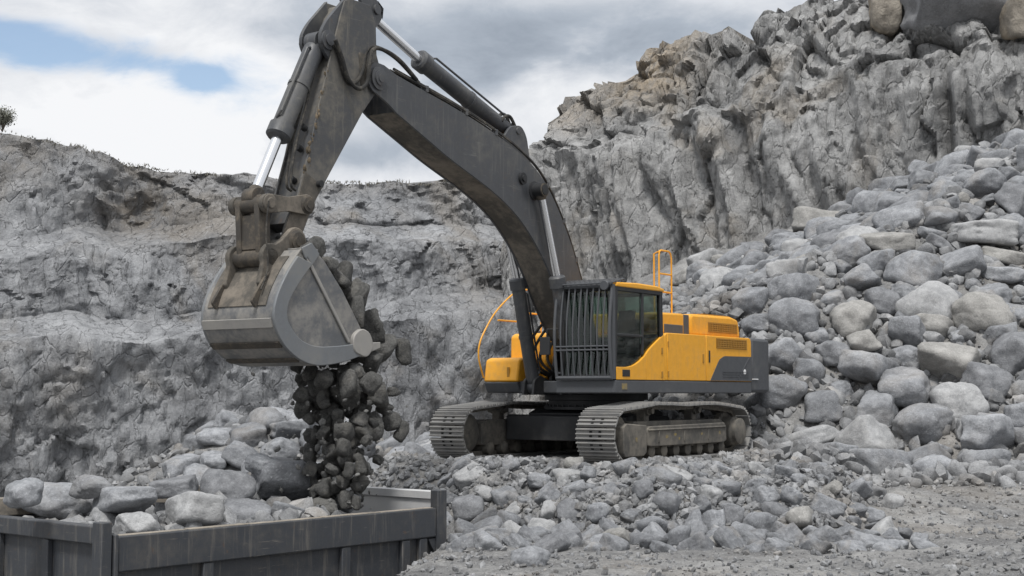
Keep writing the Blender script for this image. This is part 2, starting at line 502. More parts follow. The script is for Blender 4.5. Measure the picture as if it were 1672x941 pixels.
# ------------------------------------------------------------------ mesh builder
class MB:
    def __init__(self):
        self.v, self.f, self.m = [], [], []

    def add(self, verts, faces, mi=0):
        o = len(self.v)
        self.v += [tuple(map(float, q)) for q in verts]
        self.f += [tuple(i + o for i in f) for f in faces]
        self.m += [mi] * len(faces)

    def box(self, c, s, mi=0, rot=None):
        R = rot or Matrix.Identity(3)
        vs = []
        for a in (-.5, .5):
            for b_ in (-.5, .5):
                for d in (-.5, .5):
                    vs.append(Vector(c) + R @ Vector((a * s[0], b_ * s[1], d * s[2])))
        self.add(vs, [(0, 1, 3, 2), (4, 6, 7, 5), (0, 4, 5, 1), (2, 3, 7, 6), (0, 2, 6, 4), (1, 5, 7, 3)], mi)

    def span(self, x0, x1, y0, y1, z0, z1, mi=0):
        self.box(((x0 + x1) / 2, (y0 + y1) / 2, (z0 + z1) / 2), (abs(x1 - x0), abs(y1 - y0), abs(z1 - z0)), mi)

    def prism(self, prof, l0, l1, mi=0, side_mi=None):
        """profile in (r, z) extruded along l"""
        a = sum(prof[i][0] * prof[(i + 1) % len(prof)][1] - prof[(i + 1) % len(prof)][0] * prof[i][1] for i in range(len(prof)))
        if a < 0:
            prof = prof[::-1]
        n = len(prof)
        vs = [(r, l0, z) for r, z in prof] + [(r, l1, z) for r, z in prof]
        self.add(vs, [tuple(range(n)), tuple(range(2 * n - 1, n - 1, -1))], mi)
        o = len(self.v) - 2 * n
        for i in range(n):
            j = (i + 1) % n
            self.f.append((o + i, o + n + i, o + n + j, o + j))
            self.m.append(mi if side_mi is None else side_mi)

    def cyl(self, p0, p1, r0, r1=None, n=20, mi=0, cap=True):
        p0, p1 = Vector(p0), Vector(p1)
        r1 = r0 if r1 is None else r1
        d = (p1 - p0).normalized()
        a = d.orthogonal().normalized()
        b_ = d.cross(a)
        vs = []
        for p, r in ((p0, r0), (p1, r1)):
            for k in range(n):
                t = 2 * pi * k / n
                vs.append(p + a * (r * cos(t)) + b_ * (r * sin(t)))
        fs = [(k, (k + 1) % n, n + (k + 1) % n, n + k) for k in range(n)]
        if cap:
            fs += [tuple(range(n - 1, -1, -1)), tuple(range(n, 2 * n))]
        self.add(vs, fs, mi)

    def lathe(self, p0, axis, prof, n=24, mi=0):
        """prof: list of (distance along axis, radius)"""
        p0, d = Vector(p0), Vector(axis).normalized()
        a = d.orthogonal().normalized()
        b_ = d.cross(a)
        vs, fs = [], []
        for s, r in prof:
            for k in range(n):
                t = 2 * pi * k / n
                vs.append(p0 + d * s + a * (r * cos(t)) + b_ * (r * sin(t)))
        for i in range(len(prof) - 1):
            for k in range(n):
                fs.append((i * n + k, i * n + (k + 1) % n, (i + 1) * n + (k + 1) % n, (i + 1) * n + k))
        fs += [tuple(range(n - 1, -1, -1)), tuple(range((len(prof) - 1) * n, len(prof) * n))]
        self.add(vs, fs, mi)

    def tube(self, path, r, n=8, mi=0, smooth=0):
        P = [Vector(p) for p in path]
        if smooth:
            Q = []
            for i in range(len(P) - 1):
                a, b_, c, d = P[max(i - 1, 0)], P[i], P[i + 1], P[min(i + 2, len(P) - 1)]
                for k in range(smooth):
                    t = k / smooth
                    Q.append(0.5 * ((2 * b_) + (c - a) * t + (2 * a - 5 * b_ + 4 * c - d) * t * t + (3 * b_ - a - 3 * c + d) * t ** 3))
            Q.append(P[-1])
            P = Q
        vs, fs = [], []
        d = (P[1] - P[0]).normalized()
        a = d.orthogonal().normalized()
        for i, p in enumerate(P):
            d = (P[min(i + 1, len(P) - 1)] - P[max(i - 1, 0)]).normalized()
            a = (a - d * a.dot(d)).normalized()
            b_ = d.cross(a)
            for k in range(n):
                t = 2 * pi * k / n
                vs.append(p + a * (r * cos(t)) + b_ * (r * sin(t)))
        for i in range(len(P) - 1):
            for k in range(n):
                fs.append((i * n + k, i * n + (k + 1) % n, (i + 1) * n + (k + 1) % n, (i + 1) * n + k))
        fs += [tuple(range(n - 1, -1, -1)), tuple(range((len(P) - 1) * n, len(P) * n))]
        self.add(vs, fs, mi)

    def build(self, name, mats, parent=None, bevel=0.0, angle=35):
        me = bpy.data.meshes.new(name)
        me.from_pydata(self.v, [], self.f)
        for q in (mats if isinstance(mats, (list, tuple)) else [mats]):
            me.materials.append(q)
        me.polygons.foreach_set('material_index', self.m)
        bm = bmesh.new()
        bm.from_mesh(me)
        bmesh.ops.recalc_face_normals(bm, faces=bm.faces)
        bm.to_mesh(me)
        bm.free()
        me.polygons.foreach_set('use_smooth', [True] * len(me.polygons))
        me.set_sharp_from_angle(angle=radians(angle))
        me.update()
        ob = bpy.data.objects.new(name, me)
        COL.objects.link(ob)
        if parent is not None:
            ob.parent = parent
        if bevel:
            md = ob.modifiers.new('bevel', 'BEVEL')
            md.width = bevel
            md.segments = 2
            md.limit_method = 'ANGLE'
            md.angle_limit = radians(40)
            md.harden_normals = False
        return ob


def tag(o, label=None, cat=None, group=None, kind=None):
    if label:
        o['label'] = label
    if cat:
        o['category'] = cat
    if group:
        o['group'] = group
    if kind:
        o['kind'] = kind
    return o


def empty(name, loc=(0, 0, 0), rz=0.0, parent=None):
    o = bpy.data.objects.new(name, None)
    o.empty_display_size = 0.3
    o.location = loc
    o.rotation_euler = (0, 0, rz)
    COL.objects.link(o)
    if parent:
        o.parent = parent
    return o


def mesh_np(name, V, F, mat, smooth=True, attr=None, sharp=None):
    """fast mesh from numpy arrays (F all quads or all triangles)"""
    me = bpy.data.meshes.new(name)
    k = F.shape[1]
    me.vertices.add(len(V))
    me.vertices.foreach_set('co', V.astype(np.float32).ravel())
    me.loops.add(F.size)
    me.loops.foreach_set('vertex_index', F.astype(np.int32).ravel())
    me.polygons.add(len(F))
    me.polygons.foreach_set('loop_start', (np.arange(len(F)) * k).astype(np.int32))
    me.polygons.foreach_set('use_smooth', np.full(len(F), smooth, bool))
    me.materials.append(mat)
    if attr is not None:
        a = me.attributes.new('tone', 'FLOAT', 'POINT')
        a.data.foreach_set('value', attr.astype(np.float32))
    me.update(calc_edges=True)
    me.validate()
    if sharp:
        me.set_sharp_from_angle(angle=radians(sharp))
    ob = bpy.data.objects.new(name, me)
    COL.objects.link(ob)
    return ob


def grid_faces(nr, nc):
    i = np.arange(nr - 1)[:, None] * nc + np.arange(nc - 1)[None, :]
    return np.stack([i, i + 1, i + nc + 1, i + nc], -1).reshape(-1, 4)


# ------------------------------------------------------------------ terrain
OX, OY, TH = 1.52, 25.5, radians(35)
FV = np.array([-sin(TH), -cos(TH)])
LV = np.array([cos(TH), -sin(TH)])


def talus_cap(x):
    return np.interp(x, [-30, -8, -4, -2.5, 0, 2, 3, 4, 6, 9, 14, 22], [-6, -4.5, -2.0, -0.6, -0.4, -0.1, 1.0, 2.75, 3.6, 4.9, 7.5, 9.5])


def talus(x, y):
    y0 = np.interp(x, [-6, -2.5, 1, 4, 6, 10, 14, 24], [37.0, 33.2, 30.0, 28.0, 27.0, 26.4, 26.2, 26.0])
    z = -0.45 + 0.74 * (y - y0)
    cap = talus_cap(x) + 0.10 * np.maximum(y - y0 - 12, 0) * sstep(2, 4, x)
    return np.where(z < cap, z, cap + 0.12 * sstep(0, 3, x) * (z - cap))


def height(x, y, rough=True):
    x = np.asarray(x, float)
    y = np.asarray(y, float)
    base = np.where(x > -1.0, 0, 0) - 0.9 + 0.6 * sstep(20.5, 27, y) * sstep(2.5, 7, x)
    # the pit where the truck stands, left of the ramp
    hollow = sstep(-0.6, -2.6, x - 0.10 * (y - 20))
    base = base - 1.35 * hollow * sstep(7, 12, y)
    base = base - 0.6 * sstep(26, 40, y) * sstep(-3, -8, x)
    # the mound under the excavator
    r = (x - OX) * FV[0] + (y - OY) * FV[1]
    l = (x - OX) * LV[0] + (y - OY) * LV[1]
    wob = 0.35 * perlin(np.stack([x * 0.7, y * 0.7, x * 0 + 3.3], -1))
    dr = np.maximum(np.abs(r + 1.2) - 4.25, 0)
    dl = np.maximum(np.abs(l - 0.25) - 2.35, 0)
    d = np.sqrt(dr ** 2 + dl ** 2) + wob
    # flatter shoulder to the right of the machine
    dx = np.maximum(np.abs(x - 3.1) - 1.3, 0)
    dy = np.maximum(np.abs(y - 24.4) - 2.3, 0)
    d2 = np.sqrt(dx ** 2 + dy ** 2) + wob
    m = np.maximum(sstep(1.7, 0.0, d), 0.80 * sstep(1.7, 0.1, d2))
    z = base * (1 - m) + 0.0 * m
    tal = talus(x, y)
    heap = 1.0 - 0.62 * np.sqrt(((x + 6.9) / 1.25) ** 2 + (y - 43.5) ** 2)
    heap = np.maximum(heap, -0.9 - 0.6 * np.sqrt(((x + 3.4) / 1.3) ** 2 + (y - 37) ** 2))
    tal = np.maximum(tal, np.minimum(heap, 0.15))
    free = z > tal
    z = np.maximum(z, tal)
    if rough:
        q = np.stack([x, y, z], -1)
        amp = 0.04 + 0.10 * sstep(0.02, 0.3, m * (1 - m)) + 0.12 * (talus(x, y) > z - 0.05)
        z = z + amp * fbm(q * 1.7, 4, 0.55) + 0.02 * perlin(q * 7.0)
        rx = x - (6.2 - 0.22 * (y - 15)) - 0.5 * np.sin(y * 0.25)
        for off in (-0.95, 0.95):
            z = z - 0.07 * np.exp(-((rx - off) / 0.24) ** 2) * (0.75 + 0.25 * np.sin(y * 24)) * sstep(-0.6, -0.8, z) + 0.035 * np.exp(-((np.abs(rx - off) - 0.38) / 0.12) ** 2) * sstep(-0.6, -0.8, z)
        flat = sstep(0.75, 1.0, m)
        z = np.where((flat > 0) & free, np.minimum(z, 0.03 + 0.3 * (1 - flat)), z)
    return z


def build_ground():
    def axis(lo, hi, step, far):
        a = np.arange(lo, hi + 1e-6, step)
        g = [step * 1.6 ** k for k in range(1, 60)]
        ext = np.cumsum(g)
        ext = ext[ext < far]
        return np.concatenate([lo - ext[::-1], a, hi + ext])
    xs = axis(-12, 17, 0.085, 1500)
    ys = axis(13, 46, 0.095, 1500)
    X, Y = np.meshgrid(xs, ys)
    Z = height(X, Y)
    far = sstep(60, 200, np.sqrt(X ** 2 + (Y - 25) ** 2))
    Z = Z * (1 - far) + (-3.0) * far
    V = np.stack([X, Y, Z], -1).reshape(-1, 3)
    o = mesh_np('ground', V, grid_faces(len(ys), len(xs)), M['terrain'], True)
    tag(o, 'dusty grey gravel floor and bench of the quarry', 'ground', kind='structure')


build_ground()


# ------------------------------------------------------------------ quarry faces
def path_sample(pts, step):
    P = np.array(pts, float)
    seg = np.sqrt((np.diff(P, axis=0) ** 2).sum(1))
    s = np.concatenate([[0], np.cumsum(seg)])
    n = int(s[-1] / step)
    u = np.linspace(0, s[-1], n)
    # rounded corners
    x = np.interp(u, s, P[:, 0])
    y = np.interp(u, s, P[:, 1])
    k = max(3, int(2.0 / step))
    ker = np.hanning(k + 2)[1:-1]
    ker /= ker.sum()
    pad = lambda a: np.convolve(np.concatenate([np.linspace(a[0] - (a[1] - a[0]) * k, a[0], k, False), a,
                                                np.linspace(a[-1], a[-1] + (a[-1] - a[-2]) * k, k + 1)[1:]]), ker, 'same')[k:-k]
    x, y = pad(x), pad(y)
    tx, ty = np.gradient(x), np.gradient(y)
    ln = np.sqrt(tx ** 2 + ty ** 2)
    return u, x, y, ty / ln, -tx / ln        # normal to the right of the path direction


def px_of(x, y):
    return CX + FPX * x / y


def build_quarry_wall():
    u, x, y, nx, ny = path_sample([(-36, 33), (-25, 41), (-17, 46.5), (-9, 49.0), (0, 51), (4, 55), (6, 60)], 0.11)
    px = px_of(x, y)
    d = y
    zt = HC + (HOR - np.interp(px, [-500, 0, 40, 90, 150, 210, 275, 340, 420, 560, 740, 900], [178, 205, 212, 222, 236, 256, 271, 276, 281, 287, 291, 293])) * (d + 3.5) / FPX
    z2 = HC + (HOR - np.interp(px, [-500, 0, 60, 119, 202, 300, 383, 600, 900], [430, 424, 408, 391, 397, 392, 386, 392, 396])) * (d + 1.6) / FPX
    z1 = HC + (HOR - np.interp(px, [-500, 0, 60, 115, 170, 238, 326, 500, 800, 900], [562, 560, 552, 541, 557, 561, 546, 538, 508, 505])) * d / FPX
    z0 = np.full_like(z1, -3.4)
    zt = zt + 0.16 * fbm(np.stack([u * 0.9, u * 0, u * 0], -1), 4)
    z2 = z2 + 0.25 * perlin(np.stack([u * 0.5, u * 0 + 4, u * 0], -1))
    rows = []                                    # (z, back distance)
    na, nb, nc_ = 56, 42, 36
    for k in range(na):
        t = k / na
        rows.append((z0 + (z1 - z0) * t, 0.35 * t + 0 * u))
    for k in range(9):
        t = k / 9
        rows.append((z1 + 0.85 * t, 0.35 + 1.5 * t + 0 * u))
    for k in range(nb):
        t = k / nb
        rows.append((z1 + 0.85 + (z2 - z1 - 0.85) * t, 1.85 + 0.5 * t + 0 * u))
    for k in range(8):
        t = k / 8
        rows.append((z2 + 0.80 * t, 2.35 + 1.3 * t + 0 * u))
    for k in range(nc_):
        t = k / nc_
        rows.append((z2 + .80 + (zt - z2 - .80) * t, 3.65 + 1.0 * t ** 1.5 + 0 * u))
    for bk, dz in ((4.65, 0), (5.0, 0.02), (5.6, -0.05), (7.5, -0.1), (12, -0.2), (30, -0.6), (90, -4)):
        rows.append((zt + dz, bk + 0 * u))
    Z = np.array([r[0] for r in rows])
    B = np.array([r[1] for r in rows])
    U = np.broadcast_to(u, Z.shape)
    face = np.ones(len(rows))
    face[-6:] = [0.6, 0.3, 0.2, 0.1, 0, 0]
    q = np.stack([U, B * 0.8, Z], -1)
    disp = 0.8 * fbm(q * np.array([0.17, 0.3, 0.15]), 3, 0.5)
    wx = np.stack([perlin(q * 0.6), perlin(q * 0.6 + 5), perlin(q * 0.6 + 9)], -1)
    disp = disp + 0.52 * fbm(np.stack([(U + 0.15 * Z) * 0.62, B, Z * 0.08 + 7], -1), 4, 0.55)       # steep ribs and rills
    disp = disp + 0.40 * fracture((q + 0.5 * wx) * np.array([0.40, 0.36, 0.24]), 0.55, 0.45, 0.06, 0.06)
    disp = disp + 0.20 * fracture((q + 0.25 * wx) * np.array([1.1, 1.0, 0.7]) + 3, 0.6, 0.5, 0.08, 0.07)
    disp = disp + 0.14 * fracture(q * np.array([2.6, 2.6, 2.0]) + 8, 0.7, 0.5, 0.0)
    disp = disp + 0.05 * fbm(q * 3.2, 3, 0.6)
    # loose scree softens the ledges
    kk = np.arange(len(rows))
    led = np.exp(-((kk - na - 4) / 6.0) ** 2) + np.exp(-((kk - na - 9 - nb - 4) / 6.0) ** 2)
    soft = 0.8 * fbm(q * np.array([0.17, 0.3, 0.15]), 3, 0.5) + 0.12 * fbm(q * 0.9 + 4, 3)
    disp = disp * (1 - 0.8 * led[:, None]) + soft * 0.8 * led[:, None]
    disp = disp * face[:, None]
    # shallow overhanging hollow in the upper left face
    hol = np.exp(-(((px_of(x, y) - 215) / 75.0)[None, :] ** 2) - ((Z - 7.6) / 1.5) ** 2)
    disp = disp - 1.1 * hol
    X = x[None, :] - nx[None, :] * (B - disp)
    Y = y[None, :] - ny[None, :] * (B - disp)
    Z = Z + 0.04 * fbm(q * 3.1 + 2, 2)
    V = np.stack([X, Y, Z], -1).reshape(-1, 3)
    o = mesh_np('quarry_wall', V, grid_faces(len(rows), len(u)), M['wall'], True, sharp=50)
    kx = px_of(X, Y)
    wth = np.exp(-((kx - 225) / 85.0) ** 2 - ((Z - 8.0) / 1.3) ** 2) + 0.7 * np.exp(-((kx - 20) / 60.0) ** 2 - ((Z - 9.6) / 0.9) ** 2) + 0.6 * np.exp(-((kx - 450) / 60.0) ** 2 - ((Z - 8.0) / 1.0) ** 2)
    wth = wth + 0.55 * np.exp(-((kx - 110) / 45.0) ** 2 - ((Z - 1.2) / 1.3) ** 2) + 0.5 * np.exp(-((kx - 790) / 50.0) ** 2 - ((Z - 5.0) / 1.2) ** 2)
    wth = wth + 0.3 * sstep(-0.8, -0.2, Z - zt[None, :])
    a_ = o.data.attributes.new('weathered', 'FLOAT', 'POINT')
    a_.data.foreach_set('value', np.clip(wth, 0, 0.9).astype(np.float32).ravel())
    tag(o, 'long benched grey quarry wall behind the truck bed and bucket', 'quarry wall', kind='structure')
    return px, x, y, zt


QW = build_quarry_wall()


CLIFF_PTS = []


def build_cliff():
    u, x, y, nx, ny = path_sample([(-9, 57.5), (-3, 54.5), (1.5, 50.5), (5, 47), (9, 44.5), (14.5, 42), (19, 39), (26, 35)], 0.085)
    px = px_of(x, y)
    d = y
    def crest(back, xs_, ys_):
        qx, qy = x - nx * back, y - ny * back      # the crest stands back from the face
        return HC + (HOR - np.interp(px_of(qx, qy), xs_, ys_)) * qy / FPX
    z1 = crest(1.2, [790, 830, 860, 940, 1000, 1100, 1180, 1260, 1400, 1520, 1672, 1900], [640, 500, 262, 238, 226, 205, 178, 168, 118, 92, 66, 40])
    zt = z1 + 2.0
    for it in range(5):
        zt = np.maximum(crest(1.9 + 0.55 * np.maximum(zt - z1, 0.4), [790, 840, 866, 880, 905, 932, 985, 1012, 1055, 1085, 1112, 1150, 1190, 1212, 1240, 1262, 1300, 1380, 1450, 1672, 1900],
                              [640, 400, 236, 220, 198, 156, 140, 132, 92, 70, 50, 56, 42, 56, 50, 18, 0, -30, -25, -40, -60]), z1 + 0.4)
    z0 = np.full_like(z1, -2.5)
    qz = np.stack([u * 0.75, u * 0 + 2, u * 0], -1)
    zt = zt + 0.55 * fracture(qz, 0.7, 0.8, 0.0) + 0.30 * fracture(qz * 2.3, 0.7, 0.8, 0.0) + 0.10 * fbm(qz * 3, 3)
    z1 = z1 + 0.3 * fbm(np.stack([u * 0.6, u * 0 + 6, u * 0], -1), 3)
    rows = []
    na, nb = 150, 60
    for k in range(na):
        t = k / na
        rows.append((z0 + (z1 - z0) * t, 1.1 * t + 0.5 * max(0, t - 0.93) / 0.07 * 0.6 + 0 * u))
    for k in range(nb):
        t = k / nb
        rows.append((z1 + (zt - z1) * t, 1.4 + 0.5 * min(1, t * 6) + 0.55 * (zt - z1) * t))
    bt = 1.9 + 0.55 * (zt - z1)
    for bk, dz in ((0.0, 0), (0.5, 0.02), (1.2, -0.1), (2.5, -0.3), (6, -0.8), (14, -1.5), (40, -3), (90, -9)):
        rows.append((zt + dz, bt + bk))
    Z = np.array([r[0] for r in rows])
    B = np.array([r[1] for r in rows])
    U = np.broadcast_to(u, Z.shape)
    nf = len(rows)
    k = np.arange(nf)
    fl = 1 - sstep(na - 12, na + 4, k)            # fluted part
    up = 1 - fl
    edge = np.ones(nf)
    edge[-6:] = [0.7, 0.4, 0.2, 0.1, 0, 0]
    q = np.stack([U, B * 0.7, Z], -1)
    sl = 0.18 * Z                                  # flutes lean a little
    w1 = 0.5 * perlin(q * np.array([0.35, 0.3, 0.25]))
    fa = 1 - 2 * np.abs(perlin(np.stack([(U + sl) * 0.62 + w1, B * 0, Z * 0.07 + 1], -1)))
    fb = 1 - 2 * np.abs(perlin(np.stack([(U + sl) * 1.5 + w1, B * 0 + 5, Z * 0.16 + 1], -1)))
    fc = perlin(np.stack([(U + sl) * 3.4 + w1, B * 0 + 9, Z * 0.45 + 1], -1))
    disp_f = -0.6 * np.clip(0.25 - np.abs(perlin(np.stack([(U + sl) * 0.36 + 0.6 * w1, B * 0 + 31, Z * 0.05], -1))), 0, 1) * 3.0 + 0.62 * fa + 0.30 * fb + 0.08 * fc
    big = 0.6 * fbm(q * np.array([0.16, 0.2, 0.13]) + 11, 3)
    qw = q + 0.4 * np.stack([perlin(q * 0.8), perlin(q * 0.8 + 5), perlin(q * 0.8 + 9)], -1)
    blk = 0.60 * fracture(qw * np.array([0.6, 0.55, 0.14]), 0.55, 0.5, 0.09, 0.06)
    blk2 = 0.22 * fracture(qw * np.array([1.5, 1.35, 0.42]) + 3.0, 0.6, 0.55, 0.10, 0.07)
    blk3 = 0.12 * fracture(qw * np.array([3.2, 3.2, 1.3]) + 6.0, 0.7, 0.5, 0.0)
    fine = 0.05 * fbm(q * np.array([2.8, 2.8, 1.8]), 3, 0.6)
    crag = 0.80 * fracture(qw * np.array([0.50, 0.5, 0.5]) + 2, 0.65, 0.6, 0.25, 0.08) + 0.5 * fracture(qw * np.array([1.2, 1.2, 1.1]) + 4, 0.7, 0.5, 0.1)
    disp = fl[:, None] * (disp_f + big + blk + blk2 + blk3 + fine) + up[:, None] * (0.35 * fbm(q * 0.45 + 3, 3) + 0.5 * big + crag + blk3 + fine)
    disp = disp * edge[:, None]
    X = x[None, :] - nx[None, :] * (B - disp)
    Y = y[None, :] - ny[None, :] * (B - disp)
    Z = Z + (0.35 * disp * up[:, None] * edge[:, None]) + 0.05 * fbm(q * 3.0, 2)
    V = np.stack([X, Y, Z], -1).reshape(-1, 3)
    o = mesh_np('cliff', V, grid_faces(nf, len(u)), M['cliff'], True, sharp=50)
    CLIFF_PTS.append(V)
    kx = px_of(X, Y)
    wth = np.clip(up[:, None] * np.exp(-((kx - 1065) / 75.0) ** 2) * 1.0 + up[:, None] * 0.45 * np.exp(-((kx - 930) / 45.0) ** 2), 0, 1) * sstep(0.15, 0.6, (Z - z1) / np.maximum(zt - z1, 0.5))
    a_ = o.data.attributes.new('weathered', 'FLOAT', 'POINT')
    a_.data.foreach_set('value', wth.astype(np.float32).ravel())
    tag(o, 'tall fluted grey cliff rising to the right behind the excavator', 'cliff', kind='structure')


build_cliff()

# ------------------------------------------------------------------ rocks
_ico = {}


def ico(sub):
    if sub not in _ico:
        bm = bmesh.new()
        bmesh.ops.create_icosphere(bm, subdivisions=sub, radius=1.0)
        bm.verts.ensure_lookup_table()
        V = np.array([v.co[:] for v in bm.verts])
        F = np.array([[v.index for v in f.verts] for f in bm.faces])
        bm.free()
        _ico[sub] = (V / np.linalg.norm(V, axis=1, keepdims=True), F)
    return _ico[sub]


def rock_shape(seed, sub=4, facets=14, p=11, dims=(1, 0.85, 0.7), rough=0.05, lo=0.68):
    """a block cut by random planes and rounded; roughly unit radius"""
    g = np.random.default_rng(seed)
    D, F = ico(sub)
    n = g.normal(size=(facets, 3))
    n /= np.linalg.norm(n, axis=1, keepdims=True)
    n = np.concatenate([n, np.eye(3), -np.eye(3)])
    dist = g.uniform(lo, 1.0, len(n))
    s = np.maximum(D @ n.T / dist, 0)
    r = (s ** p).sum(1) ** (-1.0 / p)
    r = np.minimum(r, 1.45)
    V = D * r[:, None]
    q = V * 1.3 + seed * 3.7
    V = V + D * (rough * 1.6 * fbm(q, 3) + rough * 0.7 * fbm(q * 3.1, 3))[:, None]
    V = V * np.array(dims)
    V /= np.abs(V).max()
    return V, F


def rock_mesh(name, seed, mat, smooth=True, sharp=None, **kw):
    V, F = rock_shape(seed, **kw)
    o = mesh_np(name, V, F, mat, smooth, sharp=sharp)
    me = o.data
    bpy.data.objects.remove(o)
    return me


ROUND = [rock_mesh('boulder', 100 + k, M['boulder'], facets=12, p=9, dims=(1, .88, .76), rough=0.06, lo=0.70) for k in range(7)]
ANGLE = [rock_mesh('boulder', 200 + k, M['boulder'], facets=8, p=24, dims=(1, .82, .68), rough=0.045, lo=0.56) for k in range(8)]
FLAT = [rock_mesh('boulder', 300 + k, M['boulder'], facets=9, p=20, dims=(1, .8, .46), rough=0.045, lo=0.60) for k in range(5)]
STONE = [rock_mesh('stone', 400 + k, M['boulder'], sub=3, facets=8, p=20, dims=(1, .8, .62), rough=0.06, lo=0.55) for k in range(10)]
DARK = [rock_mesh('stone', 500 + k, M['dark_rock'], sub=3, facets=8, p=13, dims=(1, .76 + .03 * (k % 4), .6 + .05 * (k % 5)), rough=0.09, lo=0.55) for k in range(8)]


def with_mat(me, mat):
    key = (me.name, mat.name)
    if key not in with_mat.c:
        m2 = me.copy()
        m2.materials.clear()
        m2.materials.append(mat)
        with_mat.c[key] = m2
    return with_mat.c[key]


with_mat.c = {}


def add_rock(name, me, loc, scale, rot):
    o = bpy.data.objects.new(name, me)
    o.location = loc
    o.scale = scale if hasattr(scale, '__len__') else (scale,) * 3
    o.rotation_euler = rot
    COL.objects.link(o)
    return o


def hit_ground(px, py, lo=12, hi=60):
    d = ray(px, py)
    ks = np.arange(lo, hi, 0.03)
    P = np.array([0, 0, HC]) + ks[:, None] * d
    h = height(P[:, 0], P[:, 1], rough=False)
    i = np.argmax(P[:, 2] < h)
    if P[i, 2] >= h[i]:
        return None
    return P[i]


# the boulders one can tell apart: px, py, width, height in the photograph, shape, tone, label
HERO = [
    (1390, 523, 80, 66, 'R', 'tan', 'round tan boulder resting on the middle of the rubble slope'),
    (1600, 512, 92, 82, 'R', 'tan', 'big rounded tan-grey boulder high on the right of the rubble slope'),
    (1180, 463, 72, 58, 'A', 'pale', 'pale topped block just above the excavator engine hood'),
    (1150, 432, 68, 50, 'A', 'pale', 'pale flat topped block beside the foot of the cliff, right of the yellow ladder rail'),
    (1228, 492, 60, 52, 'A', 'mid', 'grey wedge shaped boulder above the counterweight'),
    (1302, 520, 92, 72, 'R', 'mid', 'broad grey boulder left of the round tan boulder'),
    (1332, 368, 92, 52, 'F', 'tan', 'long leaning tan-grey slab at the top edge of the rubble slope'),
    (1452, 399, 88, 38, 'F', 'tan', 'flat tan slab lying high on the rubble slope'),
    (1590, 382, 100, 44, 'F', 'pale', 'wide flat pale boulder near the top right of the rubble slope'),
    (1356, 576, 62, 44, 'R', 'dark', 'smooth dark oval boulder below the round tan boulder'),
    (1412, 563, 62, 44, 'A', 'tan', 'small angular tan block just under the round tan boulder'),
    (1482, 546, 68, 56, 'A', 'mid', 'angular grey block between the two tan boulders'),
    (1416, 606, 118, 62, 'F', 'mid', 'very broad low grey boulder on the lower rubble slope'),
    (1476, 637, 96, 70, 'R', 'mid', 'large smooth grey boulder in the lower rubble slope'),
    (1505, 692, 108, 78, 'R', 'mid', 'largest smooth grey boulder near the foot of the slope'),
    (1562, 658, 88, 72, 'R', 'pale', 'pale rounded boulder touching the largest smooth boulder'),
    (1606, 716, 100, 76, 'A', 'mid', 'large blocky grey boulder at the foot of the slope, far right'),
    (1618, 625, 88, 64, 'A', 'dark', 'dark pointed boulder at the right side of the slope'),
    (1655, 580, 74, 82, 'A', 'dark', 'tall dark boulder at the right edge of the photo'),
    (1312, 722, 118, 60, 'F', 'pale', 'broad pale slab lying right of the excavator tracks'),
    (1526, 766, 78, 50, 'R', 'mid', 'rounded grey boulder alone at the toe of the slope'),
    (1590, 256, 84, 40, 'F', 'pale', 'pale slab at the very top of the rubble slope under the cliff'),
    (1610, 302, 74, 52, 'R', 'mid', 'grey boulder just below the pale top slab'),
    (1555, 592, 116, 72, 'A', 'tan', 'jagged ridged grey-tan boulder left of the dark pointed boulder'),
    (1278, 640, 80, 64, 'R', 'mid', 'grey boulder just right of the counterweight foot'),
    (1655, 335, 66, 70, 'A', 'dark', 'dark block near the top right corner of the rubble slope'),
    (1440, 324, 50, 36, 'R', 'dark', 'small dark boulder on the upper left edge of the slope'),
    (1318, 426, 62, 48, 'R', 'mid', 'rounded grey boulder below the long leaning slab'),
    (1246, 446, 52, 44, 'A', 'mid', 'small grey block left of the rounded boulder below the slab'),
    (1325, 605, 56, 46, 'R', 'mid', 'small round boulder below the smooth dark oval one'),
    (1440, 493, 56, 50, 'R', 'dark', 'dark rounded boulder right of the round tan boulder'),
    (1460, 342, 56, 44, 'A', 'mid', 'grey block above the flat tan slab'),
    (1650, 235, 60, 40, 'A', 'mid', 'grey block at the top right corner of the rubble slope'),
]
TONE = {'tan': 'boulder_tan', 'pale': 'boulder_pale', 'dark': 'boulder_dark', 'mid': None}
placed = []                                  # (x, y, z, radius)
landmarks = []                               # (px, py, short name)
labelled = set()
_short = lambda s: s


def fit_rock(me, rot, wpx, hpx, depth):
    """scale so the projected outline has the wanted width and height"""
    V = np.zeros(len(me.vertices) * 3, np.float32)
    me.vertices.foreach_get('co', V)
    V = V.reshape(-1, 3) @ np.array(rot.to_matrix()).T
    sx = (wpx * depth / FPX) / (V[:, 0].max() - V[:, 0].min())
    sz = (hpx * depth / FPX) / (V[:, 2].max() - V[:, 2].min())
    return sx, sz


def free_rock(name, me, P, wpx, hpx, g, tilt=0.25):
    """a rock centred at P whose outline measures wpx x hpx in the photograph"""
    from mathutils import Euler
    rot = Euler((g.uniform(-tilt, tilt), g.uniform(-tilt, tilt), g.uniform(0, 6.28)))
    depth = P[1]
    sx, sz = fit_rock(me, rot, wpx, hpx, depth)
    # bake the rotation, keep a plain per-axis scale in world axes
    m2 = me.copy()
    m2.transform(rot.to_matrix().to_4x4())
    m2.transform(Matrix.Diagonal((sx, 0.5 * (sx + sz), sz, 1)))
    return add_rock(name, m2, P, 1.0, (0, 0, 0))


